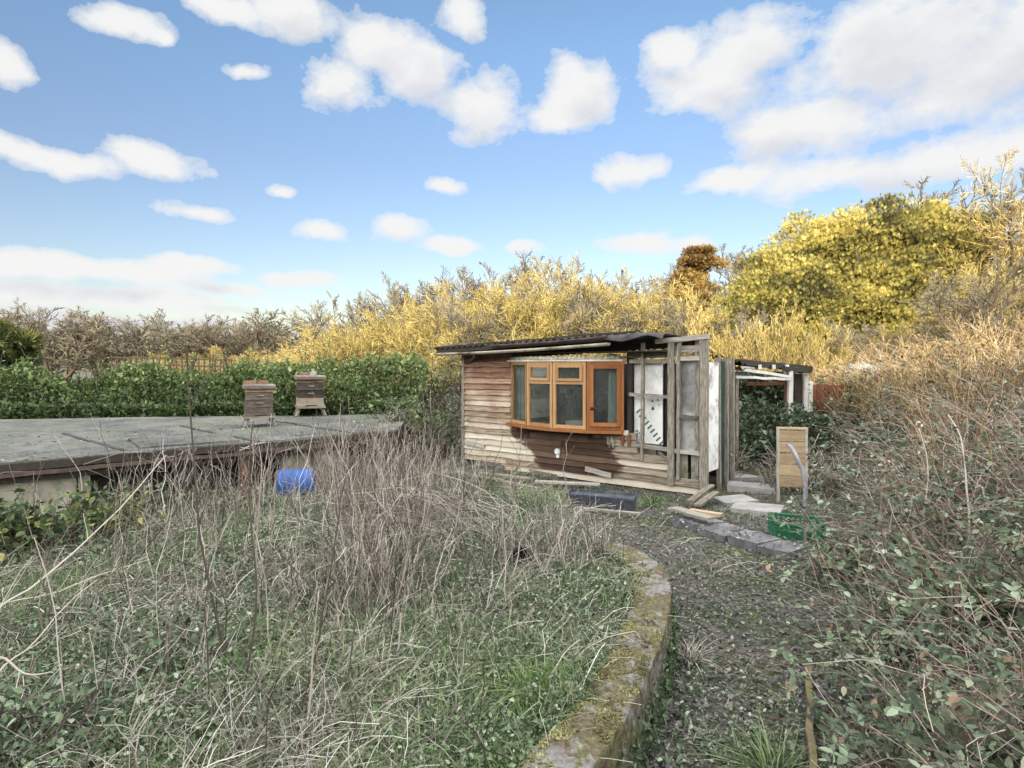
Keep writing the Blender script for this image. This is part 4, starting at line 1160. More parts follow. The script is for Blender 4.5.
def rock(name, loc, size, mat, label, cat, seed=0, nn=12, rz=0, group=None):
    u = np.linspace(0, PI, nn); v = np.linspace(0, 2 * PI, nn * 2, endpoint=False); vs = []
    for a in u:
        for b in v:
            d = np.array((math.sin(a) * math.cos(b), math.sin(a) * math.sin(b), math.cos(a)))
            k = 1 + .5 * (float(fbm(d[0] * 1.7 + seed, d[1] * 1.7 + d[2] * 2.3, 70)) - .5) + .2 * (float(vn(d[0] * 5 + seed, d[1] * 5 + d[2] * 6, 71)) - .5)
            d = np.sign(d) * np.abs(d) ** .75
            vs.append(d * k * np.array(size) / 2)
    m_ = len(v); q = [(i * m_ + j, (i + 1) * m_ + j, (i + 1) * m_ + (j + 1) % m_, i * m_ + (j + 1) % m_) for i in range(nn - 1) for j in range(m_)]
    g = Geo(); g.add(vs, q); o = g.build(name, M[mat], None, smooth=True); o.location = tuple(loc); o.rotation_euler = (0, 0, rz)
    return tag(o, label, cat, group)


b = np.array(h2.location)
rock('roof_stone', b + np.array((.12, -.1, t2 * s2 + .03)), (.16, .14, .15), 'stone', 'small rounded stone on top of the farther beehive', 'stone', 3)
g = Geo(); g.box((-.13, -.06, 0), (.13, .06, .07), .5, .006); o = tag(g.build('brick', M['terracotta']), 'single red brick lying on top of the farther beehive', 'brick'); o.location = tuple(b + np.array((-.12, .05, t2 * s2 + .003))); o.rotation_euler = (0, 0, .5)
b = np.array(h1.location)
for i, (dx, dy, lab) in enumerate(((-.16, -.05, 'red brick at left on top of the nearer beehive'), (.04, .08, 'red brick in the middle on top of nearer beehive'))):
    g = Geo(); g.box((-.12, -.06, 0), (.12, .06, .07), .5, .006); o = tag(g.build('brick', M['terracotta']), lab, 'brick'); o.location = tuple(b + np.array((dx, dy, t1 * s1 + .003))); o.rotation_euler = (0, 0, .3 + i)

# ------------------------------------------------------------------ blue drum lying by the low building
db = G(297, 500, .0); Y = db[1]
drum = thing('drum', 'bright blue plastic drum in the weeds below the flat roof', 'drum', (db[0], db[1], .235), math.radians(12)); drum.scale = (.80, .80, .80)
Mr = Matrix.Rotation(PI / 2, 4, 'Y') @ Matrix.Translation((0, 0, -.31))
g = Geo(); g.lathe([(0, .02), (.24, .02), (.27, 0), (.285, .02), (.285, .06), (.27, .08), (.28, .18), (.285, .20), (.275, .22), (.282, .31), (.275, .40), (.285, .42), (.28, .44), (.27, .54), (.285, .56), (.285, .60), (.27, .62), (.25, .60), (0, .60)], 28, .5, Mr)
dr = g.build('body', M['blue'], drum, smooth=True)
for a in (.10, -.12):
    g = Geo(); g.lathe([(0, .015), (.03, .015), (.035, 0)], 12, .5, Matrix.Rotation(-PI / 2, 4, 'Y') @ Matrix.Translation((a, .12, .30))); g.build('bung', M['black_pot'], dr)

# ------------------------------------------------------------------ things around the shed
# slate-black trough
tb = G(602, 509, .0)
g = Geo(); L, wd, hh = .93, .24, .2
vs = []
for zz, k in ((0, .86), (hh - .03, 1.0), (hh - .03, 1.06), (hh, 1.06), (hh, .97), (hh - .035, .95)):
    for a, b in ((-1, -1), (1, -1), (1, 1), (-1, 1)): vs.append((a * (L / 2 - (1 - k) * .12), b * wd / 2 * k, zz))
g.add(vs, [(i * 4 + j, i * 4 + (j + 1) % 4, i * 4 + 4 + (j + 1) % 4, i * 4 + 4 + j) for i in range(5) for j in range(4)] + [(3, 2, 1, 0), (20, 21, 22, 23)])
for i in range(3):
    x0 = -.3 + i * .3; g.box((x0 - .012, -wd / 2 * .97 - .008, .02), (x0 + .012, -wd / 2 * .9, hh - .035))
o = tag(g.build('planter_trough', M['slate_plastic']), 'long slate black trough lying before the shed wall', 'trough'); o.location = (tb[0], tb[1], .02); o.rotation_euler = (math.radians(6), 0, SROT + .27)


def plank(label, p0, p1, w, t, mat, z=.03, group='loose boards on the ground by the shed', tilt=0, name='loose_board', z1=None):
    p0 = np.array(p0); p1 = np.array(p1); c = (p0 + p1) / 2; L = np.linalg.norm((p1 - p0)[:2])
    g = Geo(); g.beam((-L / 2, 0, 0), (L / 2, 0, 0), w, t, rng.random(), n=6, jit=.003)
    o = g.build(name, M[mat]); zz = float(gz(c[0], c[1])) + z
    o.location = (c[0], c[1], zz); o.rotation_euler = (tilt, -math.atan2((z1 or 0), L), math.atan2(p1[1] - p0[1], p1[0] - p0[0]))
    return tag(o, label, 'board', group)


plank('pale straight board lying across dark paving slabs', G(672, 513, .12), G(712, 524, .12), .16, .025, 'pale_wood', .17)
plank('pale splintered board behind the straight pale board', G(690, 515, .08), G(722, 520, .08), .09, .03, 'tan_wood', .12)
plank('upper pale offcut leaning at shed corner', G(690, 505, .08), G(712, 494, .08), .09, .03, 'pale_wood', .17, z1=.08)
plank('lower pale offcut below the shed corner', G(697, 509, .05), G(716, 499, .05), .10, .03, 'pale_wood', .12, z1=.05)
plank('long bleached board along the foot of shed', G(455, 474, .0), G(540, 492, .0), .12, .03, 'pale_wood', .06)
plank('bleached board crossing the debris at the shed foot', G(480, 478, .0), G(530, 487, .0), .10, .03, 'pale_wood', .13, z1=.05)
plank('grey board in debris left of the trough', G(500, 492, .0), G(566, 497, .0), .12, .03, 'grey_wood', .05)
plank('dark board lying at the left corner of shed', G(448, 476, .0), G(492, 484, .0), .14, .03, 'dark_wood', .05)
plank('grey board fallen outward from the shed wall below the dark stain', G(535, 487, .0), G(600, 490, .0), .11, .03, 'grey_wood', .09)
plank('thin pale batten in front of the trough', G(560, 512, .0), G(640, 520, .0), .05, .025, 'pale_wood', .05)

# paving: a row of dark slabs as a step, pale slabs behind
ps = [(672, 517), (697, 526), (727, 536), (757, 545), (790, 553)]
labs = ['dark slab beneath the end of the pale straight board', 'second dark slab of the step beside the path', 'third dark slab of the step near the green crate', 'last dark slab of the step below green crate']
for i in range(4):
    a = G(*ps[i], .1)[:2]; b = G(*ps[i + 1], .1)[:2]; d = (b - a); L = np.linalg.norm(d); d /= L; nn_ = np.array((-d[1], d[0]))
    if nn_[1] < 0: nn_ = -nn_
    g = Geo(); q0 = [a + d * .01, b - d * .01, b - d * .01 + nn_ * .42, a + d * .01 + nn_ * .42]
    c = (a + b) / 2 + nn_ * .2
    top = .10 + rng.uniform(-.01, .01)
    g.add([np.append(p - c + rng.normal(0, .012, 2), -.25) for p in q0] + [np.append(p - c + rng.normal(0, .012, 2), top) for p in q0], [(0, 1, 5, 4), (1, 2, 6, 5), (2, 3, 7, 6), (3, 0, 4, 7), (4, 5, 6, 7)])
    o = tag(g.build('paving_slab', M['slab']), labs[i], 'slab', 'paving slabs near the shed corner'); o.location = (c[0], c[1], 0)
for (px, py, sx, sy, rz, lab) in ((757, 506, .62, .5, -.5, 'pale slab in the entrance between shed and pallet'), (735, 498, .5, .42, .2, 'small pale slab beside the shed corner post'), (752, 486, .7, .6, -.4, 'greyish slab before the lean-to'), (738, 475, .6, .6, .3, 'rear slab beneath the lean-to posts')):
    p = G(px, py, .08); g = Geo(); g.box((-sx / 2, -sy / 2, -.1), (sx / 2, sy / 2, .03), .5, .015); o = tag(g.build('paving_slab', M['slab_pale']), lab, 'slab', 'paving slabs near the shed corner'); o.location = (p[0], p[1], float(gz(p[0], p[1])) + .035); o.rotation_euler = (rng.normal(0, .03), rng.normal(0, .03), rz)

# upright pallet panel
pb = G(792, 503, .02); Y = pb[1]
pal = thing('pallet_panel', 'upright tan slatted wooden panel standing by the bramble bank', 'panel', (pb[0], pb[1], float(gz(pb[0], pb[1]))), math.radians(-12))
w2 = 13.2 / F * Y; zt = EYE - (430 - HOR) / F * Y - float(gz(pb[0], pb[1])); zb = EYE - (487 - HOR) / F * Y - float(gz(pb[0], pb[1]))
hb = (zt - zb) / 5
for i in range(5):
    g = Geo(); g.box((-w2 + .02, -.02, zb + i * hb + .004), (w2 - .02, .0, zb + (i + 1) * hb - .006), rng.random(), .003); g.build('slat', M['tan_wood'], pal)
for sx in (-1, 1):
    g = Geo(); g.beam((sx * w2, .0, -.05 if sx < 0 else .1), (sx * w2, 0, zt + .01), .035, .05, .8, n=4, jit=.002); g.build('stile', M['grey_post' if sx < 0 else 'pale_wood'], pal)
g = Geo(); g.beam((-w2 - .02, 0, zt + .025), (w2 + .02, 0, zt + .025), .05, .03, .9); g.build('top_rail', M['tan_wood'], pal)

# green crate
cb_ = G(800, 537, .05); gzz = float(gz(cb_[0], cb_[1]))
crate = thing('crate', 'green plastic lattice crate on the ground below the wooden panel', 'crate', (cb_[0], cb_[1] + .12, gzz + .02), math.radians(-8))
crate.rotation_euler = (math.radians(5), math.radians(4), math.radians(-8))
cw, cd, ch = .26, .17, .17
for nm, A, B_ in (('side', (-cw, -cd), (cw, -cd)), ('side', (cw, -cd), (cw, cd)), ('side', (cw, cd), (-cw, cd)), ('side', (-cw, cd), (-cw, -cd))):
    A = np.array(A); B_ = np.array(B_); g = Geo(); Ls = np.linalg.norm(B_ - A)
    g.beam((*A, .05), (*B_, .05), .008, .09)
    for z in (.01, .08, .12, ch):
        g.beam((*A, z), (*B_, z), .018 if z < ch else .035, .014 if z < ch else .03)
    for i in range(int(Ls / .055) + 1):
        p = A + (B_ - A) * min(.985, max(.015, i * .055 / Ls)); g.beam((*p, 0), (*p, ch), .016, .012)
    g.build(nm, M['green_plastic'], crate)
g = Geo()
for i in range(9): g.beam((-cw + .03 + i * .065, -cd + .012, .012), (-cw + .03 + i * .065, cd - .012, .012), .02, .01)
g.box((-cw + .02, -.02, .019), (cw - .02, .02, .024)); g.build('base', M['green_plastic'], crate)
# grey bent pipe standing in front of the crate
Yp = 6.95
pp = np.array([[W(788, 445, Yp + .1), W(791, 447, Yp + .06), W(795, 454, Yp + .03), W(800, 465, Yp), W(804, 476, Yp), W(805.3, 484, Yp), W(805.5, 500, Yp), W(805.5, 520, Yp), W(805.5, 545, Yp)]])
g = Geo(); g.tubes(pp, np.full((1, 9), .024), 10, .5); tag(g.build('bent_pipe', M['steel'], smooth=True), 'grey bent pipe standing upright in front of the green crate', 'pipe')

# stones, pot, fence bit, rubble, edging
p = G(990, 735, .25); rock('boulder', (p[0], p[1], float(gz(p[0], p[1])) + .16), (.46, .3, .22), 'brown_stone', 'large flat mossy stone in the straw at lower right corner', 'stone', 8, 14, .2)
p = G(514, 568, .33)
g = Geo(); g.lathe([(0, 0), (.07, 0), (.095, .13), (.105, .13), (.105, .15), (.085, .15), (.06, .02), (0, .02)], 18); o = tag(g.build('plant_pot', M['black_pot'], smooth=True), 'small black plant pot tipped over in the grassy bed', 'pot'); o.location = (p[0], p[1], float(gz(p[0], p[1])) + .06); o.rotation_euler = (1.1, .2, .4)
p = W(868, 364, 16.6); rock('rubble_heap', (p[0], p[1], p[2] - .22), (1.1, .8, .5), 'plaster', 'whitish rubble heap half buried in brambles below the yew', 'rubble', 5, 16)
fb = W(812, 383, 15)
fe = thing('fence_panel', 'short red brown fence panel right of the lean-to', 'fence', (fb[0], 15, 0))
zt = EYE - (384 - HOR) / F * 15
for i in range(8):
    g = Geo(); g.box((i * .1, -.01, .2), (i * .1 + .094, .01, zt - rng.uniform(0, .03)), rng.random()); g.build('pale', M['red_wood'], fe)
g = Geo(); g.beam((-.03, 0, .0), (-.03, 0, zt + .06), .07, .07); g.build('fence_post', M['white_wood'], fe)
a, b = G(809, 664, .06), G(812, 775, .06)
g = Geo(); g.beam((a[0], a[1], float(gz(a[0], a[1])) + .0), (b[0], b[1], float(gz(b[0], b[1])) + .0), .035, .14, n=8, jit=.012)
tag(g.build('edging_board', M['dark_edge']), 'narrow mossy edging board along right side of path', 'edging')
for (px, py, s, lab) in ((478, 664, .07, 'grey stone half sunk in the straw near the bed centre'), (500, 655, .05, 'small pale stone beside the straw in the bed'), (619, 547, .16, 'loose coping stone at the far bend of the mossy wall'), (592, 537, .15, 'loose flat stone fallen from the far end of mossy wall')):
    z = .33 if py > 600 else .36
    p = G(px, py, z); rock('loose_stone', (p[0], p[1], float(gz(p[0], p[1])) + s * .25), (s * 1.4, s, s * .6), 'stone', lab, 'stone', px * .1, 10, px, 'loose stones in the garden bed')


# ------------------------------------------------------------------ undergrowth
def view_pts(n, t0, t1, y0, y1, mix=.5):
    """points spread over the ground, thinning with distance"""
    t = rng.uniform(t0, t1, n)
    ylog = y0 * (y1 / y0) ** rng.random(n); ylin = np.sqrt(y0 ** 2 + (y1 ** 2 - y0 ** 2) * rng.random(n))
    y = np.where(rng.random(n) < mix, ylog, ylin); x = t * y
    return x, y


def in_shed(x, y, m=0.0):
    dx, dy = x - SL[0], y - SL[1]; u = dx * SD[0] + dy * SD[1]; w = dx * SN[0] + dy * SN[1]
    return (u > -.05 - m) & (u < 5.05 + m) & (w > -.06 - m) & (w < 3.0 - .34 * u)


def in_low(x, y, m=0.0):
    s = (x - BA[0]) * BOUT[0] + (y - BA[1]) * BOUT[1]; l = (x - BA[0]) * BDIR[0] + (y - BA[1]) * BDIR[1]
    return (s < .02 + m) & (l < .3)


def in_wall(x, y): return (np.abs(x - XC(y)) < .17) & (y < 6)


def bed(x, y): return (x < XC(y) - .12 - .0 * y) & (y < 12) & ~in_low(x, y) & ~in_shed(x, y, .05)
def front(x, y): return (y > 5.9) & (x < XR(y)) & ~in_low(x, y) & ~in_shed(x, y, .05)
def path(x, y): return (x > XC(y) + .15) & (x < XR(y) + .2) & ~in_shed(x, y, .03)
def bank(x, y): return (x > XR(y) - .05)


def on(x, y, dz=0.0): return np.stack([x, y, gz(x, y) + dz], -1)


# green grass in the bed, in patches
x, y = view_pts(170000, -1.0, .42, 1.1, 11, .75)
d = fbm(x * .9, y * .9, 101)
k = bed(x, y) & (d + rng.normal(0, .09, len(x)) > .44)
x, y, d = x[k], y[k], d[k]
g = Geo(); n = len(x); h = rng.uniform(.03, .13, n) * (.6 + d) * (1 + .06 * y)
blades(g, on(x, y, -.01), h, rng.uniform(.003, .006, n) * (1 + .12 * y), .5, r=np.clip(rng.normal(.45, .25, n) + (d - .5), 0, 1))
tag(g.build('grass', M['grass']), kind='stuff')
# low herbs and ground ivy
x, y = view_pts(210000, -1.0, .42, 1.1, 9, .8)
d = fbm(x * 1.3, y * 1.3, 131)
k = bed(x, y) & (d + rng.normal(0, .1, len(x)) > .37)
x, y, d = x[k], y[k], d[k]; n = len(x)
g = Geo(); leaves(g, on(x, y, rng.uniform(.0, .09, n)), rng.uniform(.010, .03, n) * (1 + .06 * y), np.clip(rng.normal(.5, .27, n), 0, 1), .6)
tag(g.build('ground_herbs', M['herb']), kind='stuff')
# matted dead grass over the bed
x, y = view_pts(31000, -1.0, .45, 1.1, 12, .7)
d = fbm(x * 1.1, y * 1.1, 151)
k = (bed(x, y) | (front(x, y) & (x < .3 + .25 * (rng.random(len(x)) < .3) * 8) & (y < 9.6 - .45 * np.maximum(x, 0)))) & (d + rng.normal(0, .1, len(x)) + .06 * sm(4.2, 5.5, y) > .585)
x, y, d = x[k], y[k], d[k]; n = len(x)
base = on(x, y, .0); L = rng.uniform(.12, .45, n)
P = wander(arcs(base, rng.normal(.6, 1.5, n), L, rng.uniform(.5, 1.45, n), rng.uniform(.1, .6, n), 7), .018)
P[..., 2] = np.maximum(P[..., 2], gz(P[..., 0], P[..., 1]) + .006)
g = Geo()
xf, yf = view_pts(42000, -1.0, .45, 1.2, 9, .8); kf = bed(xf, yf) & (fbm(xf * 1.1 + 5, yf * 1.1, 155) + rng.normal(0, .08, len(xf)) > .50); xf, yf = xf[kf], yf[kf]; nf = len(xf)
PF = wander(arcs(on(xf, yf), rng.uniform(0, 2 * PI, nf), rng.uniform(.06, .28, nf), rng.uniform(.3, 1.4, nf), rng.uniform(.1, .6, nf), 4), .05)
PF[..., 2] = np.maximum(PF[..., 2], gz(PF[..., 0], PF[..., 1]) + .02)
g.tubes(PF, np.clip(rng.lognormal(-7.1, .3, nf), .0005, .002)[:, None] * (1 + .13 * yf)[:, None] * np.ones((1, 4)), 3)
g.tubes(P, np.clip(rng.lognormal(-6.75, .45, n), .0006, .004)[:, None] * (1 + .13 * y)[:, None] * np.linspace(1, .5, 7)[None], 3)
tag(g.build('dead_grass', M['straw']), kind='stuff')
# standing dead stems, thick in front of the low building and the shed
def stem_field(cx, cy, sx, sy, n, h0, h1, lean, cond=None):
    x = rng.normal(cx, sx, n); y = rng.normal(cy, sy, n); k = (bed(x, y) | front(x, y)) & (y > 1.6) & ~((np.abs(x / y * F + 512 - 296) < 26) & (y > 5.5) & (rng.random(n) < .55))
    x, y = x[k], y[k]; n = len(x)
    P = wander(arcs(on(x, y, -.03), rng.uniform(0, 2 * PI, n), rng.uniform(h0, h1, n), np.abs(rng.normal(0, lean, n)), rng.uniform(0, .22, n), 7), .03)
    R = rng.uniform(.0022, .005, n)[:, None] * (1 + .07 * y)[:, None] * np.linspace(1, .4, 7)[None]
    return P, R


g = Geo()
for args in ((-2.2, 8.4, .9, 1.1, 300, .5, 1.3, .22), (-1.35, 7.2, .6, .8, 230, .4, 1.1, .3), (-1.05, 5.6, .4, .6, 150, .3, .9, .25), (-3.0, 9.3, .8, .6, 130, .6, 1.5, .2), (-1.85, 10.2, .3, .7, 130, .5, 1.2, .3),
             (-2.6, 5.0, 1.2, 1.2, 130, .3, .9, .4), (.35, 5.2, .35, .35, 160, .25, .6, .25), (-.6, 3.6, .9, .9, 120, .15, .5, .6), (-.5, 7.9, .5, .5, 60, .15, .45, .6), (-1.0, 4.3, .18, .3, 130, .4, .8, .3), (-1.6, 3.4, .8, .7, 60, .5, 1.0, .15), (-3.2, 6.5, 1.0, 1.0, 120, .5, 1.1, .25)):
    P, R = stem_field(*args); g.tubes(P, R, 3)
    P2, R2 = grow(P[::2], R[::2], 4, .28, .7, .25, 4, .35, 1.0, .6, .12); g.tubes(P2, np.maximum(R2, .0018), 3)
tag(g.build('dead_stems', M['stems']), kind='stuff')
# swept pale haulm leaning from the shed towards the bed
n = 420
x = rng.normal(-.55, .4, n); y = rng.normal(6.7, .7, n)
P = wander(arcs(on(x, y, .0), rng.normal(3.6, .5, n), rng.uniform(.4, 1.1, n), rng.uniform(.5, 1.2, n), rng.uniform(.3, .7, n), 6), .03)
P[..., 2] = np.maximum(P[..., 2], gz(P[..., 0], P[..., 1]) + .01)
g = Geo(); g.tubes(P, np.full((n, 6), .0045) * np.linspace(1, .5, 6)[None], 3)
tag(g.build('fallen_haulm', M['straw']), kind='stuff')

# path: leaf litter, pebbles, moss tufts
x, y = view_pts(48000, -.1, .65, 1.5, 11, .75)
k = path(x, y) | (front(x, y) & (x > .2))
x, y = x[k], y[k]; n = len(x)
g = Geo(); leaves(g, on(x, y, rng.uniform(.004, .03, n)), rng.uniform(.010, .036, n) * (1 + .05 * y), np.clip(rng.beta(2, 2.4, n), 0, 1), .25)
xs_, ys_ = rng.uniform(1.8, 3.2, 900), rng.uniform(6.3, 8.2, 900); leaves(g, np.stack([xs_, ys_, np.maximum(gz(xs_, ys_), .118) + rng.uniform(0, .01, 900)], -1)[np.abs((ys_ - 7.75) - (xs_ - 2.0) * -1.5) < .45], rng.uniform(.02, .05, 900)[np.abs((ys_ - 7.75) - (xs_ - 2.0) * -1.5) < .45], None, .3)
tag(g.build('leaf_litter', M['litter']), kind='stuff')
x, y = view_pts(30000, -.1, .7, 1.5, 11, .75)
d = fbm(x * 1.4, y * 1.4, 171); k = path(x, y) & (d + rng.normal(0, .08, len(x)) + .25 * np.exp(-((x - XC(y) - .25) / .15) ** 2) > .50)
x, y = x[k], y[k]; n = len(x)
g = Geo(); leaves(g, on(x, y, rng.uniform(0, .05, n)), rng.uniform(.015, .04, n), None, .6)
x, y = view_pts(14000, -.1, .7, 1.5, 11, .75)
d = fbm(x * 1.1, y * 1.1, 181); k = path(x, y) & (d + rng.normal(0, .05, len(x)) > .55)
x, y = x[k], y[k]; n = len(x)
blades(g, on(x, y), rng.uniform(.03, .12, n), rng.uniform(.003, .006, n) * (1 + .1 * y), .6)
tag(g.build('path_weeds', M['herb']), kind='stuff')
# weeds on the wall face
n = 2600
k = rng.integers(30, N - 20, n); z = rng.uniform(.0, .34, n) ** 1.2; p = o_[k] + nrm[k] * rng.uniform(.0, .06, n)[:, None]
g = Geo(); leaves(g, np.concatenate([p, z[:, None]], 1), rng.uniform(.015, .045, n), np.clip(rng.normal(.4, .2, n), 0, 1), 1.0)
tag(g.build('wall_weeds', M['herb']), kind='stuff')


# bramble bank
def bramble_pts(n, t0, t1, y0, y1, mix, extra=None):
    x, y = view_pts(n, t0, t1, y0, y1, mix); k = bank(x, y) & (np.hypot(x - 3.35, (y - 6.8) * .8) > .62) & ~((x > 3.6) & (x < 6.6) & (y > 10.9) & (y < 12.3))
    return x[k], y[k]


x, y = bramble_pts(6000, .28, 1.15, 1.6, 20, .35)
n = len(x)
P = wander(arcs(on(x, y, -.05), rng.uniform(0, 2 * PI, n), rng.uniform(.4, 1.5, n) * (.65 + .05 * np.minimum(y, 12)), rng.uniform(.1, .9, n), rng.uniform(.15, .75, n), 7), .03)
P[..., 2] = np.maximum(P[..., 2], gz(P[..., 0], P[..., 1]) + .02)
R = rng.uniform(.0015, .0034, n)[:, None] * (1 + .12 * y)[:, None] * np.linspace(1, .45, 7)[None]
gc = Geo(); gc.tubes(P, R, 3)
P2, R2 = grow(P, R, 3, .35, .8, .1, 4, .2, 1, .6, .12); gc.tubes(P2, np.maximum(R2, .0015 * (1 + .1 * np.repeat(y, 3))[:, None]), 3)
tag(gc.build('bramble_canes', M['bramble_cane']), kind='stuff')
pts = np.concatenate([tips(P, 5, .05), tips(P2, 3, .05)])
yy_ = pts[:, 1]; dn = fbm(pts[:, 0] * .8, yy_ * .8, 201)
k = dn * 1.5 - .25 + rng.normal(0, .1, len(pts)) > .43 + .14 * sm(1.3, 2.6, pts[:, 2]) + .10 * sm(2.2, 3.4, pts[:, 2])
pts = pts[k]; n = len(pts)
nL = 700
xl = rng.uniform(2.2, 9.5, nL); yl = rng.uniform(2.4, 12, nL); kl = (xl > XR(yl) + .35) & (xl / yl < 1.1); xl, yl = xl[kl], yl[kl]; nL = len(xl)
PL = wander(arcs(on(xl, yl, -.03), rng.normal(1.8, 1.5, nL), rng.uniform(.7, 1.9, nL), rng.uniform(.15, .75, nL), rng.uniform(.2, .6, nL), 14), .012)
kl = (PL[..., 0] > XR(PL[..., 1]) - .15).all(1) & (PL[:, 3:, 2] > gz(PL[:, 3:, 0], PL[:, 3:, 1])).all(1); PL = PL[kl]; yl = yl[kl]; nL = len(yl)
gl_ = Geo(); gl_.tubes(PL, rng.uniform(.0028, .0055, nL)[:, None] * (1 + .06 * yl)[:, None] * np.linspace(1, .4, 14)[None], 4)
tag(gl_.build('long_bramble_canes', M['bramble_cane']), kind='stuff')
# leaves in threes
off = rng.normal(0, .025, (n, 3)); yaw = rng.uniform(0, 2 * PI, n); tone = np.clip(rng.beta(1.6, 2.0, n) + .1 * (dn[k] - .5), 0, 1)
g = Geo(); size = rng.uniform(.02, .055, n) * (1 + .06 * pts[:, 1])
for da in (0, 2.0, -2.0): leaves(g, pts + off, size * rng.uniform(.7, 1.1, n), np.clip(tone + rng.normal(0, .06, n), 0, 1), .45, yaw + da)
tag(g.build('bramble_leaves', M['bramble_leaf']), kind='stuff')
# low leafy carpet of the bank
x, y = bramble_pts(42000, .28, 1.15, 1.4, 16, .6); n = len(x)
g = Geo(); leaves(g, on(x, y, rng.uniform(0, .3, n) * sm(0, .8, x - XR(y)) + .01), rng.uniform(.012, .036, n) * (1 + .07 * y), np.clip(rng.beta(1.6, 2.0, n), 0, 1), .6)
tag(g.build('bank_undergrowth', M['bramble_leaf']), kind='stuff')
# dead grass on the bank edge
x, y = bramble_pts(70000, .28, 1.15, 1.4, 12, .75); n = len(x)
d = fbm(x * 1.3, y * 1.3, 221); k = d + rng.normal(0, .1, n) > .48; x, y = x[k], y[k]; n = len(x)
P = wander(arcs(on(x, y), rng.uniform(0, 2 * PI, n), rng.uniform(.15, .6, n), rng.uniform(.3, 1.4, n), rng.uniform(.1, .7, n), 5), .04)
P[..., 2] = np.maximum(P[..., 2], gz(P[..., 0], P[..., 1]) + .005)
g = Geo(); g.tubes(P, rng.uniform(.0009, .002, n)[:, None] * (1 + .12 * y)[:, None] * np.linspace(1, .5, 5)[None], 3); tag(g.build('bank_dead_grass', M['straw']), kind='stuff')
# reddish leafless brush on the upper bank
x = rng.uniform(5.5, 16, 900); y = rng.uniform(9.5, 19, 900); k = (x > XR(y) + .6) & (x / y < 1.05); x, y = x[k], y[k]; n = len(x)
P = wander(arcs(on(x, y), rng.uniform(0, 2 * PI, n), rng.uniform(.8, 1.9, n), rng.uniform(.05, .7, n), rng.uniform(.05, .4, n), 7), .03)
R = np.full((n, 7), .011) * np.linspace(1, .4, 7)[None]
g = Geo(); g.tubes(P, R, 3); P2, R2 = grow(P, R, 9, .4, .6, .3, 5, .15, 1, .6); g.tubes(P2, np.maximum(R2, .004), 3); P3, R3 = grow(P2, R2, 4, .5, .6, .2, 4, .2, 1, .7); g.tubes(P3, np.maximum(R3, .003), 3)
tag(g.build('leafless_brush', M['brush']), kind='stuff')
pts = tips(P3, 1, .04); pts = pts[rng.random(len(pts)) < .6]
g = Geo(); leaves(g, pts, rng.uniform(.04, .1, len(pts)), None, .8)
M['brush_leaf'] = veg('withered_brush_leaves', [(0, (.07, .06, .025)), (.5, (.19, .13, .05)), (.8, (.32, .22, .07)), (1, (.36, .31, .1))], .25, .6)
tag(g.build('brush_leaves', M['brush_leaf']), kind='stuff')
x = rng.uniform(4.2, 10.5, 520); y = rng.uniform(5.5, 12.5, 520); k = (x > XR(y) + .7) & (x / y < 1.05) & (fbm(x * .9, y * .9, 231) > .47); x, y = x[k], y[k]; n = len(x)
P = wander(arcs(on(x, y), rng.uniform(0, 2 * PI, n), rng.uniform(.7, 1.6, n), rng.uniform(.02, .45, n), rng.uniform(.05, .35, n), 9), .015)
g = Geo(); g.tubes(P, np.full((n, 9), .007) * np.linspace(1, .35, 9)[None], 4); P2, R2 = grow(P, np.full((n, 9), .006), 8, .3, .6, .3, 5, .25, 1, .6); g.tubes(P2, np.maximum(R2 * .8, .0026), 3)
tag(g.build('upright_brush', M['brush']), kind='stuff')
# ivy and weeds filling the lean-to and running along the side of the shed
n = 9000
x = rng.uniform(4.0, 6.6, n); y = rng.uniform(11.6, 13.6, n) + .35 * (x - 4); top = .55 + 1.0 * fbm(x * 1.3, y * 1.3, 241); z = top * np.sqrt(rng.random(n)) * sm(11.3, 12.6, y)
back = rng.random(n) < .45; y = np.where(back, 13.9 + .2 * rng.random(n), y); z = np.where(back, rng.random(n) * 1.75, z)
g = Geo(); leaves(g, np.stack([x, y, z + .05], -1), rng.uniform(.06, .14, n), np.clip(rng.beta(1.5, 2.6, n), 0, .85), .8)
tag(g.build('ivy_growth', M['bramble_leaf']), kind='stuff')
n = 1500
x, y = rng.uniform(3.2, 5.4, n), rng.uniform(9.4, 12.5, n); k = ~in_shed(x, y, .02) & (x < XR(y)) & ~((np.abs(x - (3.6 + .55 * (y - 9.6))) < .35)); x, y = x[k], y[k]; n = len(x)
P = wander(arcs(on(x, y), rng.uniform(0, 2 * PI, n), rng.uniform(.2, .8, n), rng.uniform(.1, .8, n), rng.uniform(.1, .6, n), 5), .04)
g = Geo(); g.tubes(P, np.full((n, 5), .005), 3); pts = tips(P, 3, .04); tag(g.build('shed_side_stems', M['stems']), kind='stuff')
g = Geo(); leaves(g, pts, rng.uniform(.03, .08, len(pts)), None, .7); tag(g.build('shed_side_weeds', M['bramble_leaf']), kind='stuff')


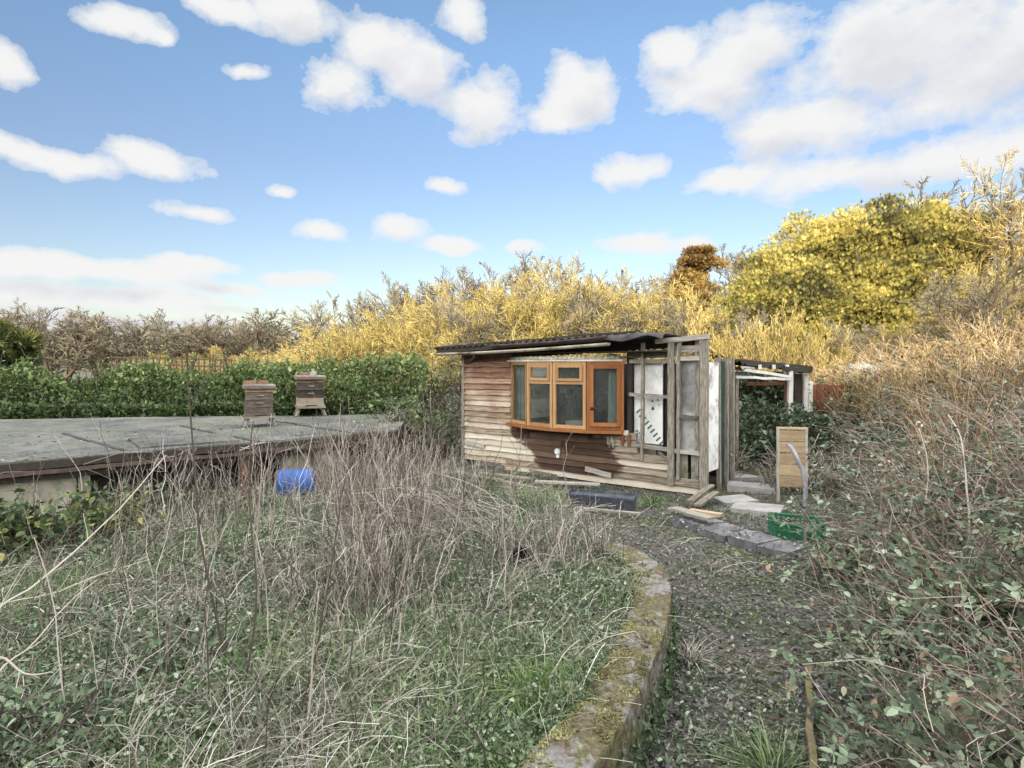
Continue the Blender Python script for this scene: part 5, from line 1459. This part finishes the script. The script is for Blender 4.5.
# ------------------------------------------------------------------ single plants one can point at
def canes(name, label, cat, pxpy, rad, mat, side=0, leafs=0, group=None):
    """a stem drawn through points (px, py, depth)"""
    pts = np.array([W(*p) for p in pxpy]); pts[0, 2] = min(pts[0, 2], float(gz(pts[0, 0], pts[0, 1])) - .02) if pxpy[0][1] > 500 or True else pts[0, 2]
    c_ = [pts[0]] + list(pts) + [pts[-1]]; fine = []
    for a_ in range(1, len(c_) - 2):
        for u_ in np.linspace(0, 1, 6, endpoint=False):
            p0, p1, p2, p3 = c_[a_ - 1:a_ + 3]; fine.append(.5 * (2 * p1 + (p2 - p0) * u_ + (2 * p0 - 5 * p1 + 4 * p2 - p3) * u_ ** 2 + (3 * p1 - p0 - 3 * p2 + p3) * u_ ** 3))
    pts = np.array(fine + [c_[-1]]); t = np.linspace(0, len(pts) - 1, 14); i = np.minimum(t.astype(int), len(pts) - 2); f = (t - i)[:, None]
    P = (pts[i] * (1 - f) + pts[i + 1] * f)[None]; P = P + np.cumsum(rng.normal(0, .004, P.shape), 1) * (np.arange(14) > 0)[None, :, None]
    base = P[0, 0].copy(); R = rad * np.linspace(1, .45, 14)[None]
    o = thing(name, label, cat, base, 0, group)
    g = Geo(); g.tubes(P - base, R, 6); g.build('stem', M[mat], o, smooth=True)
    if side:
        P2, R2 = grow(P - base, R, side, .16, .6, .25, 4, .3, 1.0, .55, .1); g = Geo(); g.tubes(P2, np.maximum(R2, .0016), 4); g.build('side_shoots', M[mat], o)
    if leafs:
        q = tips((P2 if side else P - base), leafs, .02); g = Geo(); leaves(g, q, rng.uniform(.02, .045, len(q)), None, .7); g.build('leaves', M['straw'], o)
    return o


GS = 'tall dead stems standing in the left of the bed'
def gdep(px, Y): return (px, HOR + (EYE - float(gz((px - 512) / F * Y, Y))) * F / Y, Y)


canes('dead_stem', 'tall dark stem with forked side shoots before the nearer beehive', 'stem', [gdep(230, 3.4), (205, 560, 3.4), (192, 420, 3.5), (188, 350, 3.5)], .007, 'darkstem', 9, 0, GS)
canes('dead_stem', 'dark upright stem crossing the flat roof edge right of the forked one', 'stem', [gdep(243, 3.2), (253, 600, 3.2), (246, 500, 3.25), (251, 425, 3.3)], .006, 'darkstem', 7, 0, GS)
canes('dead_stem', 'thick dark leaning stem right of the others, pointing at the blue drum', 'stem', [gdep(298, 2.9), (318, 650, 2.9), (330, 570, 2.95), (339, 500, 3.0)], .007, 'darkstem', 5, 0, GS)
canes('dead_stem', 'thin pale brown stem close to the thick leaning dark stem', 'stem', [gdep(335, 3.0), (350, 660, 3.0), (358, 560, 3.05), (352, 500, 3.1)], .005, 'stems', 6, 0, GS)
canes('dead_stem', 'pale twin stem at the bottom edge of the bed', 'stem', [gdep(285, 2.75), (303, 720, 2.75), (312, 640, 2.8), (316, 590, 2.8)], .006, 'palecane', 3, 0, GS)
canes('dead_stem', 'slender brown stem in front of the barrel with bent tip', 'stem', [gdep(262, 4.0), (256, 560, 4.0), (262, 470, 4.1), (258, 440, 4.15)], .006, 'stems', 8, 0, GS)
canes('dead_stem', 'thin dark stem between the bed centre and thick leaning stem', 'stem', [gdep(380, 3.6), (390, 640, 3.6), (394, 580, 3.65), (398, 540, 3.7)], .004, 'darkstem', 5, 0, GS)
canes('dead_stem', 'thin grey stem low at left among fallen canes', 'stem', [gdep(160, 3.0), (168, 650, 3.0), (178, 580, 3.05), (173, 530, 3.1)], .004, 'stems', 5, 0, GS)
GP = 'pale fallen canes at the left edge'
canes('fallen_cane', 'long pale cane rising from left edge towards the broken pale tip', 'cane', [gdep(-90, 2.9), (-20, 622, 3.2), (40, 580, 3.6), (110, 515, 4.2), (163, 456, 4.8)], .0065, 'palecane', 4, 0, GP)
canes('fallen_cane', 'pale cane lying nearly level from the left edge', 'cane', [gdep(-90, 3.1), (-20, 612, 3.4), (50, 592, 3.7), (100, 573, 4.0), (150, 558, 4.3)], .0048, 'palecane', 2, 0, GP)
canes('fallen_cane', 'pale cane slanting up from the lower left edge', 'cane', [gdep(-40, 2.6), (-5, 675, 2.7), (30, 645, 2.9), (60, 610, 3.1), (95, 580, 3.3)], .0045, 'palecane', 2, 0, GP)
canes('fallen_cane', 'short white dry branch at the lower left edge', 'cane', [gdep(-40, 2.45), (-8, 668, 2.5), (12, 672, 2.5), (35, 680, 2.5), (54, 680, 2.55)], .006, 'palecane', 2, 0, GP)
canes('fallen_cane', 'straight pale cane slanting across middle of the bed', 'cane', [gdep(458, 3.6), (478, 625, 3.9), (495, 585, 4.3), (512, 548, 4.8)], .006, 'palecane', 0, 0)
canes('fallen_cane', 'pale cane lying low on the grass near bed centre', 'cane', [gdep(372, 3.0), (400, 738, 2.95), (440, 752, 2.85), (480, 772, 2.7)], .005, 'palecane', 0, 0)
canes('bramble_shoot', 'long pale curved shoot standing tall on the bramble bank', 'shoot', [gdep(985, 5.0), (972, 560, 5.1), (968, 500, 5.2), (962, 440, 5.4), (948, 415, 5.6)], .011, 'palecane', 2, 0)
canes('bramble_shoot', 'dark red shoot left of the pale curved shoot', 'shoot', [gdep(925, 5.4), (922, 540, 5.4), (925, 470, 5.5), (915, 430, 5.6)], .008, 'bramble_cane', 6, 6)
canes('bramble_shoot', 'slender grey shoot leaning right above the bramble bank', 'shoot', [gdep(880, 5.0), (885, 560, 5.0), (884, 500, 5.1), (890, 450, 5.2)], .006, 'bramble_cane', 6, 6)

# tufts
GF = 'grass tufts beside the wall and path'
def tuft(label, px, py, z, n, h, mat, wd=.005, lean=.5, group=GF, cat='grass tuft'):
    p = G(px, py, z); b = np.array((p[0], p[1], float(gz(p[0], p[1]))))
    q = np.concatenate([rng.normal(0, .035 * h / .2, (n, 2)), np.zeros((n, 1))], 1)
    g = Geo(); yaw = np.arctan2(q[:, 1], q[:, 0]) - PI / 2 + rng.normal(0, .5, n)
    blades(g, q, h * rng.uniform(.5, 1.2, n), rng.uniform(.7, 1.3, n) * wd, lean, (.3, .7, 1.1, 1.5), None, yaw)
    o = g.build('grass_tuft', M[mat]); o.location = tuple(b)
    return tag(o, label, cat, group)


M['bright_grass'] = veg('bright_grass', [(0, (.06, .12, .02)), (.5, (.13, .25, .04)), (1, (.26, .36, .10))], .35, .5)
tuft('bright green grass tuft in the bed left of the mossy wall', 530, 700, .34, 260, .22, 'bright_grass')
tuft('bright green tuft among dead stems near the bed centre', 410, 560, .3, 160, .24, 'bright_grass')
tuft('grey green arching tuft at the bottom of the path', 770, 768, .03, 320, .26, 'grass', .006, .7)
tuft('dry pale tuft at foot of the wall near the bend', 690, 650, .05, 170, .2, 'straw', .005, .7)
tuft('pale yellow straw tuft at lower right corner', 1000, 768, .3, 300, .30, 'straw', .007, .8)
tuft('mossy yellow tuft at the bottom edge left of the stone', 862, 768, .12, 240, .14, 'moss', .005, .7)
tuft('green tuft at the foot of shed boards beside the trough', 652, 505, .02, 160, .28, 'grass', .008, .5)
tuft('grey green tuft left of the mossy wall near the bottom', 575, 660, .36, 180, .16, 'herb', .005, .6)
tuft('pale straw clump on the far end of flat roof', 397, 418, .76, 160, .45, 'straw', .012, .8).location = tuple(G(397, 420, .76))
tuft('dry straw tuft beside the tipped black pot', 540, 575, .33, 200, .3, 'straw', .005, .9)

# leafy bushes
GL = 'leafy bushes along the left of the bed'
def bush(label, px, py, z, rx, rz, n, leaf, size, name='leafy_bush', dens=60, group=GL, cat='bush', at=None, twig='darkstem', tone=.0):
    p = G(px, py, z) if at is None else at; b = np.array((p[0], p[1], float(gz(p[0], p[1]))))
    o = thing(name, label, cat, b, 0, group)
    ns = dens; yaw = rng.uniform(0, 2 * PI, ns)
    P = wander(arcs(np.concatenate([rng.normal(0, rx * .25, (ns, 2)), np.full((ns, 1), -.05)], 1), yaw, rng.uniform(.6, 1.15, ns) * max(rx, rz), rng.uniform(.1, 1.1, ns), rng.uniform(.0, .4, ns), 6), .04)
    P[..., 2] *= rz / max(rx, rz)
    R = np.full((ns, 6), .004 * (1 + .05 * b[1])) * np.linspace(1.3, .5, 6)[None]
    P2, R2 = grow(P, R, 4, .4, .7, .2, 4, .25, 1, .7)
    g = Geo(); g.tubes(P, R, 4); g.tubes(P2, R2, 3); g.build('stems', M[twig], o)
    q = np.concatenate([P[:, 2:].reshape(-1, 3), tips(P2, max(1, n // (ns * 4)), .03)])
    g = Geo(); leaves(g, q, size * rng.uniform(.6, 1.3, len(q)), np.clip(rng.normal(.5 + tone, .25, len(q)), 0, 1), .55); g.build('leaves', M[leaf], o)
    return o


bush('broad leaved bush at the left edge below the cream wall', 25, 560, .25, .6, .55, 900, 'bush_leaf', .085)
bush('broad leaved bush with yellowing leaves right of the edge bush', 95, 548, .22, .55, .45, 700, 'bush_leaf', .08, tone=.18)
bush('dark bramble bush below the gap of the low building', 150, 520, .1, .6, .5, 700, 'bramble_leaf', .07)
bush('low bramble with brown leaves left of the blue drum', 225, 520, .1, .5, .35, 500, 'bramble_leaf', .06, tone=.15)
bush('leafy clump at the bottom left corner', 20, 768, .33, .4, .25, 600, 'herb', .045)
bush('small bramble clump in the lower left of the bed', 185, 660, .34, .3, .2, 260, 'herb', .05)
bush('grey twiggy shrub against the left end of shed', 440, 455, .0, .8, 1.5, 400, 'bramble_leaf', .06, 'twiggy_shrub', 90, None, 'shrub', None, 'stems')
bush('dark leafy shrub between the flat roof and shed', 430, 420, .2, .9, 1.7, 2400, 'hedge_leaf', .10, 'leafy_shrub', 80, None, 'shrub', W(428, 420, 14.5))
bush('ivy covered mound in front of the whitish rubble', 860, 400, 0, 1.4, 1.2, 2600, 'bush_leaf', .10, 'ivy_mound', 110, None, 'bush', W(850, 400, 15.5), tone=-.1)
bush('pale leaved bramble clump near the green crate', 850, 560, .2, .45, .45, 500, 'bramble_leaf', .06, 'bramble_clump', 50, 'bramble clumps on the bank', 'bramble', tone=.15)
bush('silvery leaved bramble clump in the middle of bank', 880, 600, .4, .4, .4, 420, 'herb', .055, 'bramble_clump', 40, 'bramble clumps on the bank', 'bramble', tone=.3)
bush('bushy bramble clump at the right edge of bank', 1000, 560, .8, .5, .5, 600, 'herb', .06, 'bramble_clump', 50, 'bramble clumps on the bank', 'bramble', tone=.15)

# ------------------------------------------------------------------ sky, sun, camera
SUN_EL = math.radians(11); TR = np.array((.30, .954))
world = bpy.data.worlds.new('World'); scene.world = world; world.use_nodes = True
nt = world.node_tree; nt.nodes.clear()
out = nt.nodes.new('ShaderNodeOutputWorld'); bg = nt.nodes.new('ShaderNodeBackground'); bg.inputs[1].default_value = .1
sky = nt.nodes.new('ShaderNodeTexSky'); sky.sky_type = 'NISHITA'; sky.sun_disc = False
sky.sun_elevation = SUN_EL; sky.sun_rotation = math.atan2(-TR[0], -TR[1]) % (2 * PI)
sky.air_density = 1.0; sky.dust_density = .6; sky.ozone_density = 2.0
tc = nt.nodes.new('ShaderNodeTexCoord'); dirv = tc.outputs['Generated']
sep = nt.nodes.new('ShaderNodeSeparateXYZ'); nt.links.new(dirv, sep.inputs[0])
SKYGAIN = (1.26, 1.22, 1.22)
base = mixc(nt, 1.0, sky.outputs[0], SKYGAIN, 'MULTIPLY')
base = mixc(nt, 1.0, base, ramp(nt, sep.outputs[2], [(0, (.92, .82, .82)), (.3, (.93, .86, .90)), (.45, (.98, 1, 1.03)), (.6, (1, 1, 1))]), 'MULTIPLY')
CL = [  # clouds where they stand in the sky: column, row, half width, half height
    (115, 29, 36, 18), (148, 42, 16, 9), (8, 62, 30, 24), (70, 166, 58, 17), (15, 152, 26, 16), (165, 163, 46, 21), (195, 213, 62, 13), (285, 186, 17, 9), (322, 228, 34, 15),
    (398, 227, 34, 18), (455, 243, 40, 9), (440, 188, 27, 11), (465, 20, 30, 24), (225, 8, 50, 16), (290, 14, 56, 26), (340, 95, 52, 32), (375, 45, 46, 34), (420, 70, 50, 32), (478, 106, 46, 30),
    (240, 74, 28, 10), (582, 90, 46, 36), (570, 112, 38, 16), (632, 171, 54, 19), (720, 80, 76, 46), (760, 50, 70, 40), (675, 50, 42, 22), (900, 40, 130, 66), (1010, 60, 100, 62), (845, 120, 100, 40), (775, 132, 70, 30),
    (870, 168, 140, 28), (970, 158, 80, 24), (735, 184, 60, 14), (640, 243, 56, 14), (692, 240, 26, 9), (520, 247, 22, 9), (20, 268, 70, 18), (120, 274, 90, 16), (195, 268, 50, 11), (300, 279, 40, 10), (230, 290, 60, 9), (90, 300, 180, 17), (60, 325, 300, 16)]


def cloud_dist(vec):
    prev = None
    for (px, py, rx, ry) in CL:
        v = np.array(((px - 512) / F, 1, (HOR - py) / F)); ln = np.linalg.norm(v); v = v / ln
        ix, iz = F * ln / (rx * .92), F * ln / (ry * .92)
        ma = nt.nodes.new('ShaderNodeVectorMath'); ma.operation = 'MULTIPLY_ADD'
        nt.links.new(vec, ma.inputs[0]); ma.inputs[1].default_value = (ix, 0, iz); ma.inputs[2].default_value = (-v[0] * ix, 0, -v[2] * iz)
        le = nt.nodes.new('ShaderNodeVectorMath'); le.operation = 'LENGTH'; nt.links.new(ma.outputs[0], le.inputs[0])
        if prev is None: prev = le.outputs['Value']
        else: prev = math_(nt, 'SMOOTH_MIN', prev, le.outputs['Value'], .25)
    return prev


def nz(vec, sc, det, ro, color=False):
    n = nt.nodes.new('ShaderNodeTexNoise'); n.inputs['Scale'].default_value = sc; n.inputs['Detail'].default_value = det; n.inputs['Roughness'].default_value = ro; nt.links.new(vec, n.inputs['Vector'])
    return n.outputs['Color' if color else 'Fac']


def vadd(a, b):
    n = nt.nodes.new('ShaderNodeVectorMath'); n.operation = 'ADD'
    for k, q in enumerate((a, b)):
        if isinstance(q, tuple): n.inputs[k].default_value = q
        else: nt.links.new(q, n.inputs[k])
    return n.outputs[0]


wn = nt.nodes.new('ShaderNodeVectorMath'); wn.operation = 'MULTIPLY_ADD'; nt.links.new(nz(dirv, 8, 6, .55, True), wn.inputs[0]); wn.inputs[1].default_value = (.075, .075, .045); wn.inputs[2].default_value = (-.0375, -.0375, -.0225)
warped = vadd(dirv, wn.outputs[0])
stretch = nt.nodes.new('ShaderNodeVectorMath'); stretch.operation = 'MULTIPLY'; nt.links.new(dirv, stretch.inputs[0]); stretch.inputs[1].default_value = (1, 1, 1.5)
fb1 = nz(stretch.outputs[0], 8, 11, .62)
e1 = math_(nt, 'ADD', cloud_dist(warped), math_(nt, 'MULTIPLY', math_(nt, 'SUBTRACT', fb1, .5), 2.6))
up = vadd(warped, (-.012, 0, .03)); st2 = vadd(stretch.outputs[0], (-.012, 0, .045))
e2 = math_(nt, 'ADD', cloud_dist(up), math_(nt, 'MULTIPLY', math_(nt, 'SUBTRACT', nz(st2, 11, 6, .6), .5), 2.1))
ahead = ramp(nt, sep.outputs[1], [(.05, (0, 0, 0)), (.25, (1, 1, 1))])
mask = math_(nt, 'MULTIPLY', ramp(nt, e1, [(.1, (1, 1, 1)), (.5, (.94, .94, .94)), (.75, (.6, .6, .6)), (.95, (.24, .24, .24)), (1.35, (0, 0, 0))]), ahead)
# broken cloud all round for the rest of the sky
br = ramp(nt, nz(stretch.outputs[0], 2.6, 8, .6), [(.52, (0, 0, 0)), (.66, (.85, .85, .85))])
mask = math_(nt, 'MAXIMUM', mask, math_(nt, 'MULTIPLY', br, math_(nt, 'SUBTRACT', 1.0, ramp(nt, sep.outputs[1], [(.02, (0, 0, 0)), (.2, (1, 1, 1))]))))
shade = ramp(nt, e2, [(.0, (3.75, 3.8, 4.0)), (.8, (4.6, 4.6, 4.55))])
col = mixc(nt, mask, base, shade)
# bright fill cloud added outside the frame, overhead and behind, to lift the shade
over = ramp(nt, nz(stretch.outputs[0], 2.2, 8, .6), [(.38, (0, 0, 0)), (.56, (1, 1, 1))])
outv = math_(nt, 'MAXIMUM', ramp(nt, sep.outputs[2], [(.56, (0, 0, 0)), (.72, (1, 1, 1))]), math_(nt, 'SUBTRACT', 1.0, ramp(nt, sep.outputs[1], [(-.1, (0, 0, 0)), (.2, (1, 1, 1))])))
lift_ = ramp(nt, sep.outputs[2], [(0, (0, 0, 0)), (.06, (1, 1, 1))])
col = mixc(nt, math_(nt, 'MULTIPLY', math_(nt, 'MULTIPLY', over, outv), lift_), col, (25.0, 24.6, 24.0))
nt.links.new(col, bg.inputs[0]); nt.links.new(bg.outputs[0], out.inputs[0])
world.cycles.sampling_method = 'MANUAL'; world.cycles.sample_map_resolution = 512

sl = bpy.data.lights.new('sun', 'SUN'); sl.energy = 4.0; sl.angle = math.radians(.5); sl.color = (1.0, .89, .68)
so = bpy.data.objects.new('sun', sl); COL.objects.link(so)
so.rotation_euler = Vector((TR[0] * math.cos(SUN_EL), TR[1] * math.cos(SUN_EL), -math.sin(SUN_EL))).to_track_quat('-Z', 'Y').to_euler()

cam = bpy.data.cameras.new('camera'); co = bpy.data.objects.new('camera', cam); COL.objects.link(co)
cam.sensor_width = 36; cam.lens = 36 * F / 1024; cam.clip_start = .05; cam.clip_end = 3000
co.location = (0, 0, EYE); co.rotation_euler = (PI / 2, 0, 0); cam.shift_y = -(384 - HOR) / 1024
scene.camera = co
vs_ = scene.view_settings; vs_.view_transform = 'Standard'; vs_.look = 'None'; vs_.exposure = 1.0; vs_.gamma = 1; vs_.use_curve_mapping = False
scene.cycles.max_bounces = 6; scene.cycles.diffuse_bounces = 2; scene.cycles.transparent_max_bounces = 8
scene.cycles.use_denoising = True
